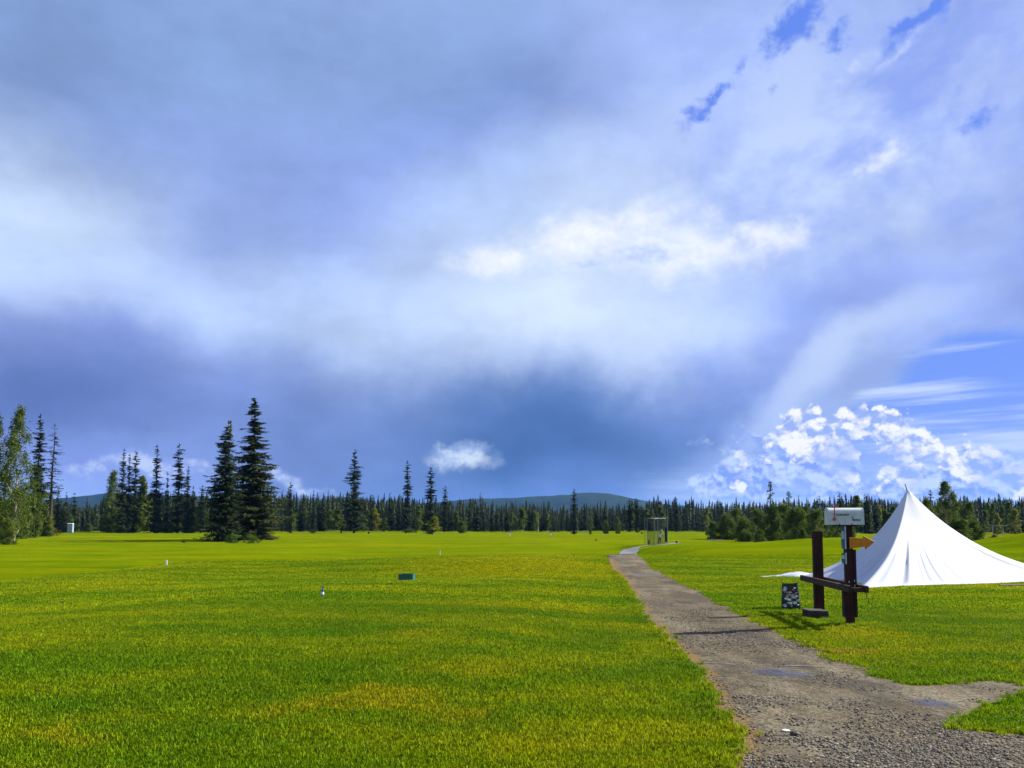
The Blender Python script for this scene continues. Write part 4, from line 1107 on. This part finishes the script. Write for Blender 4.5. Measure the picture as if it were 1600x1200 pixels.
def text_mesh(body, size, mat, parent, loc, rot, width=None, name='lettering'):
    cu = bpy.data.curves.new(name, 'FONT'); cu.body = body; cu.size = size; cu.extrude = .0012; cu.align_x = 'LEFT'; cu.offset = size * .016
    ob = bpy.data.objects.new('tmp', cu); COL.objects.link(ob)
    dg = bpy.context.evaluated_depsgraph_get(); me = bpy.data.meshes.new_from_object(ob.evaluated_get(dg))
    bpy.data.objects.remove(ob); me.materials.clear(); me.materials.append(mat)
    o = bpy.data.objects.new(name, me); COL.objects.link(o); o.parent = parent; o.location = loc; o.rotation_euler = rot
    if width:
        w = max(v.co.x for v in me.vertices) - min(v.co.x for v in me.vertices); o.scale = (width / w, 1, 1)
    return o
def build_mailbox():
    Y = NY - .02
    xl = at(1294.5, 806, Y - .08).x; xr = at(1350, 806, Y - .08).x; L = xr - xl; W = .17
    zb = zpx(820, Y - .08); zt = zpx(793.5, Y - .05); Hh = zt - zb
    root = empty('mailbox', ((xl + xr) / 2, Y, zb), -.03, 'white metal mailbox with a red flag on top of the near rack post', 'mailbox')
    prof = [(-W / 2, 0)]; hs = Hh - .085
    for i in range(13):
        a = math.pi * (1 - i / 12); prof.append((W / 2 * math.cos(a), hs + .085 * math.sin(a)))
    prof.append((W / 2, 0))
    n = len(prof)
    def shell(x0, x1, grow, name, mat, par):
        vs = []; fs = []
        for x in (x0, x1):
            for y, z in prof: vs.append((x, y * grow, z * (1 + (grow - 1) * .6)))
        for i in range(n - 1): fs.append((i, i + 1, n + i + 1, n + i))
        fs.append((n - 1, 0, n, 2 * n - 1)); fs.append(tuple(range(n))); fs.append(tuple(reversed(range(n, 2 * n))))
        o = link_mesh(name, vs, fs, mat, par); bm = bmesh.new(); bm.from_mesh(o.data); bmesh.ops.recalc_face_normals(bm, faces=bm.faces[:])
        bmesh.ops.bevel(bm, geom=[e for e in bm.edges if e.calc_face_angle(0) > .9], offset=.003, segments=2, affect='EDGES'); bm.to_mesh(o.data); bm.free(); return o
    shell(-L / 2 + .012, L / 2 - .012, 1.0, 'body', M['mailbox'], root)
    shell(-L / 2, -L / 2 + .018, 1.05, 'door', M['mailbox'], root); shell(L / 2 - .014, L / 2, 1.03, 'rear_rim', M['mailbox'], root)
    k = Hh / 26.5
    fx = -L / 2 + .098; fy = -W / 2 - .012
    fl = MB(); fl.box((fx, fy, 9 * k + .115), (.017, .006, .235)); fl.box((fx + .033, fy, 9 * k + .215), (.070, .006, .050)); fo = fl.build('flag', M['flag'], root, .0015)
    fb = MB(); fb.tube([(fx - .003, fy + .014, 9 * k + .0), (fx - .003, fy - .008, 9 * k)], .028, 14); fb.build('flag_pivot', M['flag'], root)
    ty = -W / 2 - .0025; rx = (R(90), 0, 0)
    text_mesh('SCORECARDS', .042, M['black'], root, (-L / 2 + .125, ty, 14.3 * k), rx, .205)
    text_mesh('&', .040, M['black'], root, (-L / 2 + .375, ty, 10.2 * k), rx)
    text_mesh('PENCILS', .046, M['black'], root, (-L / 2 + .382, ty, 6.0 * k), rx, .135)
    br = MB(); br.box((.0, 0, -.012), (.30, .15, .02)); br.build('base_board', M['red_wood'], root, .003)
    cl = MB()
    for x in (-L / 2 + .175, -L / 2 + .375): cl.box((x, -W / 2 - .004, .004), (.012, .006, .03))
    cl.build('bracket', M['black'], root)
build_mailbox()
# orange arrow
def build_arrow():
    Yb = NY - .085; x0 = at(1327.5, 848, Yb).x; xh = at(1350, 848, Yb).x; x1 = at(1366.5, 848, Yb).x
    def z(py): return zpx(py, Yb)
    P = [(x0, z(857.5)), (xh + .01, z(853.5)), (xh + .012, z(858.5)), (x1, z(846.5)), (xh - .012, z(836.5)), (xh - .01, z(841)), (x0, z(839.5))]
    c = (x0, Yb, z(848)); vs = []
    for y in (0, .018):
        for X, Z in P: vs.append((X - c[0], y, Z - c[2]))
    n = len(P); fs = [tuple(range(n)), tuple(reversed(range(n, 2 * n)))] + [(i, n + i, n + (i + 1) % n, (i + 1) % n) for i in range(n)]
    o = link_mesh('arrow_sign', vs, fs, M['orange'], loc=c); o.rotation_euler = (0, 0, -.04)
    bm = bmesh.new(); bm.from_mesh(o.data); bmesh.ops.recalc_face_normals(bm, faces=bm.faces[:]); bmesh.ops.bevel(bm, geom=bm.edges[:], offset=.003, segments=1, affect='EDGES'); bm.to_mesh(o.data); bm.free()
    tag(o, 'orange wooden arrow sign pointing right on the near post', 'arrow sign')
build_arrow()
def side_sign(p0, p1, label, mat):
    zt, zb = zpx(p0, NY), zpx(p1, NY); zc = (zt + zb) / 2
    r = empty('small_sign', (NX - .078, NY - .02, zc), ang + R(4), label, 'sign')
    h = zt - zb
    mb = MB(); mb.add([(-.012, -.075, -h / 2 + .03), (-.012, .075, -h / 2 + .0), (-.012, .075, h / 2), (-.012, -.075, h / 2 - .03), (-.02, -.01, 0)], [])
    mb = MB(); mb.box((-.006, 0, 0), (.006, .15, h)); mb.build('panel', mat, r, .002)
    mb = MB(); mb.box((.000, -.079, 0), (.020, .006, h + .012)); mb.build('edge_trim', M['pale'], r, .0015)
    mb = MB(); mb.box((-.0105, 0, h * .12), (.002, .10, h * .35)); mb.build('face_plate', M['pale'], r)
side_sign(823, 857, 'tall dark blue sign fixed on the left face of the near post', M['blue'])
side_sign(863.5, 880, 'short blue sign fixed below the taller one on the near post', M['teal'])

# bag of litter
def build_bag():
    g = ground(1236, 951); root = empty('rubbish_bag', g, -.36, 'dark open bag full of crumpled litter standing beside the rack', 'bag')
    random.seed(31); vs = []; fs = []; n = 28; m = 12
    for j in range(m + 1):
        t = j / m; z = .50 * t; wx = .185 - .035 * t; wy = .13 - .02 * t
        for i in range(n):
            a = 2 * math.pi * i / n; c = math.cos(a); s = math.sin(a)
            e = .45; x = wx * math.copysign(abs(c) ** e, c); y = wy * math.copysign(abs(s) ** e, s)
            k = 1 + .07 * mnoise.noise(Vector((x * 14, y * 14, z * 11))); tt = .02 * (t < .15)
            vs.append((x * k - .01 * t, y * k, z + tt * 0 + (.012 * math.sin(a * 2 + 1) if j == m else 0)))
    for j in range(m):
        for i in range(n): fs.append((j * n + i, j * n + (i + 1) % n, (j + 1) * n + (i + 1) % n, (j + 1) * n + i))
    fs.append(tuple(reversed(range(n))))
    link_mesh('bag_body', vs, fs, M['bag'], root, True)
    cols = [('white', 9), ('straw', 5), ('grey', 9), ('teal', 4), ('flag', 4)]
    for nm, cnt in cols:
        for q in range(cnt):
            z = random.uniform(.05, .43); x = random.uniform(-.14, .14); s = random.uniform(.02, .048)
            mb = MB(); c = Vector((x, -.128 + .02 * z / .5 - .001, z))
            k = 7; ring = [c + Vector((math.cos(6.283 * i / k) * s * random.uniform(.6, 1.5), -.004, math.sin(6.283 * i / k) * s * random.uniform(.4, .9))) for i in range(k)]
            back = [p + Vector((0, .02, 0)) for p in ring]; tip = c + Vector((random.uniform(-.01, .01), -.018, random.uniform(-.01, .01)))
            mb.add(ring + back + [tip], [(i, (i + 1) % k, 2 * k) for i in range(k)] + [(i, k + i, k + (i + 1) % k, (i + 1) % k) for i in range(k)])
            mb.build('litter', {'white': M['white'], 'straw': M['straw'], 'grey': M['greyp'], 'teal': M['pale'], 'flag': M['flag']}[nm], root)
M['straw'] = plain('yellow_card', (0.55, 0.47, 0.16), .7); M['greyp'] = plain('grey_card', (0.26, 0.28, 0.30), .6)
M['bag'] = plain('black_plastic', (0.010, 0.014, 0.013), .35, .5, .3, 20, bumpy=.4)
build_bag()

# timber edging across the path, stones, scrap
a = ground(1092, 1037); b = ground(1378, 1046); mb = MB(); d = b - a; L = d.length; n = 16
for i in range(n):
    t0 = i / n; t1 = (i + 1) / n; p = d * t0; q = d * t1; w = .02
    zz0 = .004 + .010 * mnoise.noise(Vector((t0 * 6, 0, 0))) + .006; zz1 = .004 + .010 * mnoise.noise(Vector((t1 * 6, 0, 0))) + .006
    mb.add([p + Vector((0, -w, zz0 - .05)), p + Vector((0, w, zz0 - .05)), p + Vector((0, w, zz0)), p + Vector((0, -w, zz0)), q + Vector((0, -w, zz1 - .05)), q + Vector((0, w, zz1 - .05)), q + Vector((0, w, zz1)), q + Vector((0, -w, zz1))],
           [(3, 2, 6, 7), (0, 3, 7, 4), (2, 1, 5, 6)])
o = mb.build('timber_edging', M['edging'], loc=a); tag(o, 'thin weathered board set across the gravel path behind the puddle', 'board')
def stone(px, py, r, mat, label, cat, name, flat=.6, seed=0):
    g = ground(px, py); bm = bmesh.new(); bmesh.ops.create_icosphere(bm, subdivisions=2, radius=r)
    for v in bm.verts:
        v.co *= 1 + .25 * mnoise.noise(v.co * (2 / r) + Vector((seed, 0, 0))); v.co.z *= flat; v.co.x *= 1.25
    me = bpy.data.meshes.new(name); bm.to_mesh(me); bm.free(); me.materials.append(mat)
    o = bpy.data.objects.new(name, me); COL.objects.link(o); o.location = g + Vector((0, 0, r * flat * .6 + .008)); tag(o, label, cat)
stone(1228, 1144, .026, M['white'], 'bright white scrap lying on the gravel near the camera', 'scrap', 'paper_scrap', .35, 1)
stone(1242, 1150, .03, M['old_wood'], 'brown stone on the gravel beside the white scrap', 'stone', 'stone', .6, 2)
stone(97, 943, .035, M['black'], 'dark clod lying on the left lawn', 'clod', 'clod', .5, 5)

# ------------------------------------------------------------------ things on the lawn
g = ground(636, 907); r = empty('tee_box', g, -.18, 'small open dark green planter box on the tee lawn', 'box')
w, dpt, h, t = .42, .26, .19, .018
mb = MB(); mb.box((0, -dpt / 2, h / 2), (w, t, h)); mb.build('side_wall', M['teal2'] if 'teal2' in M else M['teal'], r, .003)
mb = MB(); mb.box((0, dpt / 2, h / 2), (w, t, h)); mb.build('side_wall', M['teal'], r, .003)
mb = MB(); mb.box((-w / 2 + t / 2, 0, h / 2 + .001), (t, dpt - t - .002, h)); mb.build('side_wall', M['teal'], r, .003)
mb = MB(); mb.box((w / 2 - t / 2, 0, h / 2 + .001), (t, dpt - t - .002, h)); mb.build('side_wall', M['teal'], r, .003)
mb = MB(); mb.box((0, 0, h * .55), (w - 2 * t - .004, dpt - t - .004, .01)); mb.build('soil', M['black'], r)
g = ground(504, 933); r = empty('tee_marker', g, .2, 'small blue tee marker with a white band on the left lawn', 'tee marker')
mb = MB(); mb.tube([(0, 0, 0), (0, 0, .05), (0, 0, .052), (0, 0, .15), (.005, 0, .19)], [.03, .03, .022, .022, .012], 10); mb.build('body', M['blue2'] if 'blue2' in M else M['blue'], r)
mb = MB(); mb.tube([(0, 0, .055), (0, 0, .105)], .026, 12); mb.build('band', M['white'], r)
mb = MB(); mb.box((0, 0, .20), (.07, .02, .02)); mb.build('cap', M['blue'], r, .003)
g = ground(608, 914)
mb = MB(); mb.box((0, 0, .02), (.10, .04, .03), .3, .01); mb.box((.05, .02, .03), (.03, .03, .03), 0, .01)
o = mb.build('divot', M['black'], loc=g); tag(o, 'dark torn clump of turf left of the green box', 'divot')
for px, py, hp, lab in ((260, 883.5, 8.5, 'short white stake on the left rise'), (688, 867.5, 7, 'short white stake in the middle of the lawn behind the box')):
    g = ground(px, py); h = hp / F * g.y
    mb = MB(); mb.box((0, 0, h / 2 - .02), (.075, .075, h), .3, .004, .8); mb.box((0, 0, h - .012), (.05, .05, .02), .3)
    o = mb.build('stake', M['white'], loc=g, bevel=.004); tag(o, lab, 'stake')
# hut on the left
def hut():
    Y = 300; g = Vector(((112 - 800) / F * Y, Y, 0)); g.z = H(g.x, g.y)
    zt = at(112, 817.5, Y).z - g.z; r = empty('portable_hut', g, .25, 'small pale blue portable toilet hut by the left trees', 'hut')
    w = 7.2 / F * Y
    mb = MB(); mb.box((0, 0, zt * .46), (w, w, zt * .92)); mb.build('wall', M['hutgrey'], r, .03)
    mb = MB(); mb.box((0, 0, zt * .96), (w * 1.12, w * 1.12, zt * .08), 0, 0, .8); mb.build('roof', M['pale'], r, .02)
    mb = MB(); mb.box((0, -w / 2 - .02, zt * .44), (w * .62, .05, zt * .78)); d = mb.build('door', M['hutgrey'], r, .01)
    mb = MB(); mb.box((w * .22, -w / 2 - .07, zt * .44), (.06, .05, .2)); mb.build('handle', M['black'], d)
hut()
# tee signs and posts seen as dark ticks on the far fairway
for px, py, hp, wp, mat, lab in ((533, 833.5, 5, 2.2, 'black', 'dark short post on the fairway below the crooked spruce'), (576, 834, 3, 3, 'black', 'low dark marker right of the crooked spruce'),
     (634, 833.5, 5, 1.6, 'black', 'dark stump under the needle-thin spruce'), (650, 833, 4, 1.8, 'black', 'dark stump left of the yellow bush'), (788, 834, 4, 1.2, 'straw', 'yellowish stake left of the far golfer'), (931, 845, 2.4, 2.2, 'black', 'dark marker left of the path end'), (1003, 834, 2, 3, 'black', 'dark low marker left of the cage'), (928, 829, 8, .9, 'white', 'thin white flagstick beyond the solitary spruce')):
    g = ground(px, py); h = hp / F * g.y; w = wp / F * g.y
    mb = MB(); mb.box((0, 0, h / 2), (w, w * .7, h), .2, 0, .8); mb.box((0, 0, h + .02), (w * .6, w * .5, .06), .2)
    o = mb.build('marker_post', M[mat], loc=g, bevel=.01); tag(o, lab, 'post')
g = ground(911, 832)
mb = MB(); mb.box((0, 0, .1), (4.2, .5, .35)); mb.box((0, .1, .3), (4.0, .3, .1)); o = mb.build('bench', M['concrete'], loc=g, bevel=.02); tag(o, 'low pale bench strip right of the solitary spruce', 'bench')
g = ground(1119, 844.5)
mb = MB(); mb.box((0, 0, .08), (3.6, .9, .12), 0, .02); mb.box((0, 0, .145), (3.3, .7, .03)); o = mb.build('concrete_slab', M['concrete'], loc=g, bevel=.02); tag(o, 'pale concrete slab at the left foot of the right thicket', 'slab')
# pale picnic shelter frame deep in the right wood
def frame():
    Y = 190; r = None
    p = [at(1554, 838, Y), at(1567, 838, Y)]; base = Vector((at(1560, 838, Y).x, Y, H(at(1560, 838, Y).x, Y)))
    r = empty('picnic_shelter', base, 0, 'pale low-roofed shelter frame among the trees at the right edge', 'shelter')
    zt = at(1560, 822, Y).z - base.z
    for x in (-1.3, 1.2):
        mb = MB(); mb.tube([(x, 0, -.1), (x, 0, zt)], .09, 8); mb.build('post', M['concrete'], r)
    mb = MB(); mb.box((.2, 0, zt + .12), (3.3, 2.2, .12)); mb.build('roof', M['concrete'], r, .02)
frame()

# ------------------------------------------------------------------ net cage
def cage():
    Ys = dict(n=107, l=111.5, r=112.5, f=117)
    pts = {k: Vector((at(px, 850, Ys[k]).x, Ys[k], H(at(px, 850, Ys[k]).x, Ys[k]))) for k, px in (('n', 1023), ('l', 1011.5), ('r', 1040.5), ('f', 1028))}
    base = pts['n'].copy(); r = empty('net_cage', base, 0, 'tall golf hitting cage of grey pipes hung with netting', 'net cage')
    zt = at(1023, 809.5, 107).z - base.z
    rel = {k: v - base for k, v in pts.items()}
    for k, v in rel.items():
        mb = MB(); mb.tube([v, Vector((v.x, v.y, zt))], .038, 8); mb.build('upright', M['metal'], r)
    e = rel['r'] + Vector((.35, .6, 0)); mb = MB(); mb.tube([e, Vector((e.x, e.y, zt + .25))], .05, 8); mb.build('upright', M['metal'], r)
    e = rel['l'] + Vector((-.25, .5, 0)); mb = MB(); mb.tube([e, Vector((e.x, e.y, zt))], .04, 8); mb.build('upright', M['metal'], r)
    order = ('n', 'l', 'f', 'r')
    for a, b in zip(order, order[1:] + order[:1]):
        A = rel[a]; B = rel[b]
        mb = MB(); mb.tube([Vector((A.x, A.y, zt)), Vector((B.x, B.y, zt))], .042, 8); mb.build('top_pipe', M['metal'], r)
        mb = MB(); n = 26
        for i in range(1, n):
            p = A.lerp(B, i / n); mb.tube([Vector((p.x, p.y, p.z + .03)), Vector((p.x, p.y, zt))], .006, 3, False)
        for j in range(1, 27):
            z = zt * j / 27; mb.tube([Vector((A.x, A.y, z)), Vector((B.x, B.y, z))], .006, 3, False)
        mb.build('net', M['net'], r)
    c = rel['r'] + Vector((-.02, -.14, zt * .38)); mb = MB(); mb.box(c, (.32, .05, zt * .58)); mb.build('padding', M['dark_green'], r, .02)
    c = (rel['n'] + rel['r'] + rel['f'] + rel['l']) / 4
    mb = MB(); mb.box(Vector((c.x, c.y, H(base.x + c.x, base.y + c.y) - base.z + .05)), (2.2, 1.6, .05), .6); mb.build('hitting_mat', M['dark_green'], r)
    return pts
CG = cage()

# ------------------------------------------------------------------ people
def skinned(name, joints, edges, radii, mat, parent, sub=1):
    me = bpy.data.meshes.new('t'); me.from_pydata(joints, edges, []); ob = bpy.data.objects.new('t', me); COL.objects.link(ob)
    md = ob.modifiers.new('s', 'SKIN'); md.use_smooth_shade = True
    for i, v in enumerate(me.skin_vertices[0].data):
        r = radii[i]; v.radius = r if hasattr(r, '__len__') else (r, r); v.use_root = (i == 0)
    ob.modifiers.new('u', 'SUBSURF').levels = sub; ob.modifiers['u'].render_levels = sub
    dg = bpy.context.evaluated_depsgraph_get(); m2 = bpy.data.meshes.new_from_object(ob.evaluated_get(dg)); bpy.data.objects.remove(ob)
    m2.name = name; m2.materials.clear(); m2.materials.append(mat); o = bpy.data.objects.new(name, m2); COL.objects.link(o)
    if parent: o.parent = parent
    return o
def person(g, rz, label, P, shirt, trousers, hairmat, club=True, H_=1.75):
    root = empty('person', g, rz, label, 'person')
    J = P; k = H_ / 1.75
    names = ['pelvis', 'waist', 'chest', 'neck', 'headb', 'headt', 'shL', 'elL', 'wrL', 'haL', 'shR', 'elR', 'wrR', 'haR', 'hpL', 'knL', 'anL', 'toL', 'hpR', 'knR', 'anR', 'toR']
    rad = [(.15, .11), (.13, .10), (.16, .11), .055, .075, .085, .06, .045, .032, (.04, .022), .06, .045, .032, (.04, .022), .085, .06, .042, (.045, .03), .085, .06, .042, (.045, .03)]
    ed = [(0, 1), (1, 2), (2, 3), (3, 4), (4, 5), (2, 6), (6, 7), (7, 8), (8, 9), (2, 10), (10, 11), (11, 12), (12, 13), (0, 14), (14, 15), (15, 16), (16, 17), (0, 18), (18, 19), (19, 20), (20, 21)]
    js = [Vector(J[n]) * k for n in names]
    skinned('body', js, ed, rad, M['skin'], root)
    def sub(nm, ids, grow, mat):
        mp = {i: q for q, i in enumerate(ids)}; e = [(mp[a], mp[b]) for a, b in ed if a in mp and b in mp]
        rr = [tuple(x + grow for x in (rad[i] if hasattr(rad[i], '__len__') else (rad[i], rad[i]))) for i in ids]
        skinned(nm, [js[i] for i in ids], e, rr, mat, root)
    # sleeves end above the wrist, trousers at the ankle, shoes below
    js2 = js[:]
    sub('shirt', [2, 1, 0, 6, 7, 10, 11], .022, shirt)
    sub('trousers', [0, 14, 15, 16, 18, 19, 20], .020, trousers)
    for a, b in ((16, 17), (20, 21)):
        skinned('shoe', [js[a] + Vector((0, 0, -.02)), js[b]], [(0, 1)], [.055, (.055, .04)], M['black'], root)
    hd = js[5]; hb = js[4]; up = (hd - hb).normalized()
    bm = bmesh.new(); bmesh.ops.create_uvsphere(bm, u_segments=14, v_segments=9, radius=.108); bmesh.ops.translate(bm, verts=bm.verts, vec=hd + up * .03 + Vector((0, .012, 0)))
    me = bpy.data.meshes.new('hair'); bm.to_mesh(me); bm.free(); me.materials.append(hairmat); me.polygons.foreach_set('use_smooth', [True] * len(me.polygons))
    o = bpy.data.objects.new('cap' if hairmat is not M['hair'] else 'hair', me); COL.objects.link(o); o.parent = root
    if club:
        h = (js[9] + js[13]) / 2; c = empty('golf_club', root.location, rz, 'golf club held by ' + label[:40], 'golf club')
        mb = MB(); e = Vector(P['club']) * k; mb.tube([h, e], [.016, .010], 6); mb.build('shaft', M['metal'], c)
        mb = MB(); mb.box(e, (.10, .05, .05), .3); mb.build('club_head', M['black'], c, .01)
SW = dict(pelvis=(0, 0, .93), waist=(.02, 0, 1.08), chest=(.06, -.02, 1.30), neck=(.09, -.03, 1.46), headb=(.11, -.05, 1.53), headt=(.12, -.06, 1.64),
          shL=(.20, -.10, 1.38), elL=(.36, -.20, 1.26), wrL=(.48, -.18, 1.42), haL=(.51, -.17, 1.49), shR=(-.06, .04, 1.40), elR=(.12, -.24, 1.24), wrR=(.40, -.22, 1.38), haR=(.47, -.20, 1.46),
          hpL=(.10, 0, .88), knL=(.08, -.06, .50), anL=(.02, -.02, .09), toL=(.06, -.17, .04), hpR=(-.10, 0, .88), knR=(-.14, -.03, .50), anR=(-.24, .03, .09), toR=(-.22, -.12, .04), club=(.35, .25, 2.2))
AD = dict(pelvis=(0, 0, .92), waist=(0, -.05, 1.07), chest=(0, -.16, 1.27), neck=(0, -.24, 1.40), headb=(0, -.29, 1.46), headt=(0, -.34, 1.56),
          shL=(.17, -.18, 1.32), elL=(.14, -.30, 1.08), wrL=(.04, -.38, .86), haL=(.02, -.40, .79), shR=(-.17, -.18, 1.32), elR=(-.14, -.30, 1.08), wrR=(-.04, -.38, .85), haR=(-.02, -.40, .77),
          hpL=(.10, .02, .87), knL=(.15, -.05, .48), anL=(.18, 0, .09), toL=(.20, -.15, .04), hpR=(-.10, .02, .87), knR=(-.15, -.05, .48), anR=(-.18, 0, .09), toR=(-.20, -.15, .04), club=(.02, -.85, .05))
ST = dict(AD, chest=(0, 0, 1.32), waist=(0, 0, 1.08), neck=(0, 0, 1.48), headb=(0, -.01, 1.54), headt=(0, -.02, 1.66), shL=(.19, 0, 1.40), elL=(.24, .02, 1.12), wrL=(.22, -.08, .88), haL=(.21, -.11, .80), shR=(-.19, 0, 1.40), elR=(-.24, .02, 1.12), wrR=(-.24, -.08, .88), haR=(-.24, -.11, .80), club=(.3, -.2, .05))
p = at(1031, 850, 112); p.z = H(p.x, 112) + .03
person(p, .0, 'golfer in white shirt and black trousers swinging inside the net cage', SW, M['cloth_white'], M['cloth_black'], M['hair'], H_=1.72)
p = ground(796.5, 838.5); person(p, .5, 'far golfer in grey top and tan trousers bending over the ball', AD, M['cloth_grey'], M['cloth_tan'], M['black'])
p = ground(860.5, 837.5); person(p, -.6, 'far golfer in dark clothes standing on the fairway beyond', ST, M['cloth_black'], M['cloth_white'], M['black'], club=False)
# golf bag at the cage
p = at(1014, 850, 108.5); p.z = H(p.x, 108.5); r = empty('golf_bag', p, .3, 'small dark golf bag standing at the left side of the cage', 'golf bag')
mb = MB(); mb.tube([(0, 0, 0), (.01, 0, .3), (.04, .02, .62)], [.13, .12, .14], 10); mb.build('bag_body', M['black'], r, .01)
mb = MB(); mb.tube([(.04, .02, .6), (.10, .04, .86)], .02, 6); mb.tube([(.02, .0, .6), (.03, .05, .84)], .02, 6); mb.build('club_handle', M['metal'], r)
p = ground(1057, 848.5); mb = MB(); mb.box((0, 0, .15), (.35, .25, .3)); mb.box((0, 0, .33), (.2, .15, .06)); o = mb.build('cooler_box', M['black'], loc=p, bevel=.02); tag(o, 'small dark box beside the far strip of path', 'box')

# ------------------------------------------------------------------ haze
HAZE = True
if HAZE:
    m = bpy.data.materials.new('haze_air'); m.use_nodes = True; nt = m.node_tree; nt.nodes.remove(nt.nodes['Principled BSDF'])
    v = nt.nodes.new('ShaderNodeVolumePrincipled'); v.inputs['Density'].default_value = 0.000036; v.inputs['Color'].default_value = (.14, .42, 1, 1); v.inputs['Anisotropy'].default_value = .2
    nt.links.new(v.outputs[0], nt.nodes['Material Output'].inputs['Volume'])
    mb = MB(); mb.box((0, 0, 140), (19600, 19600, 300)); o = mb.build('haze', m); tag(o, 'thin blue air over the far hills', 'haze', kind='stuff')
    S.cycles.volume_bounces = 0
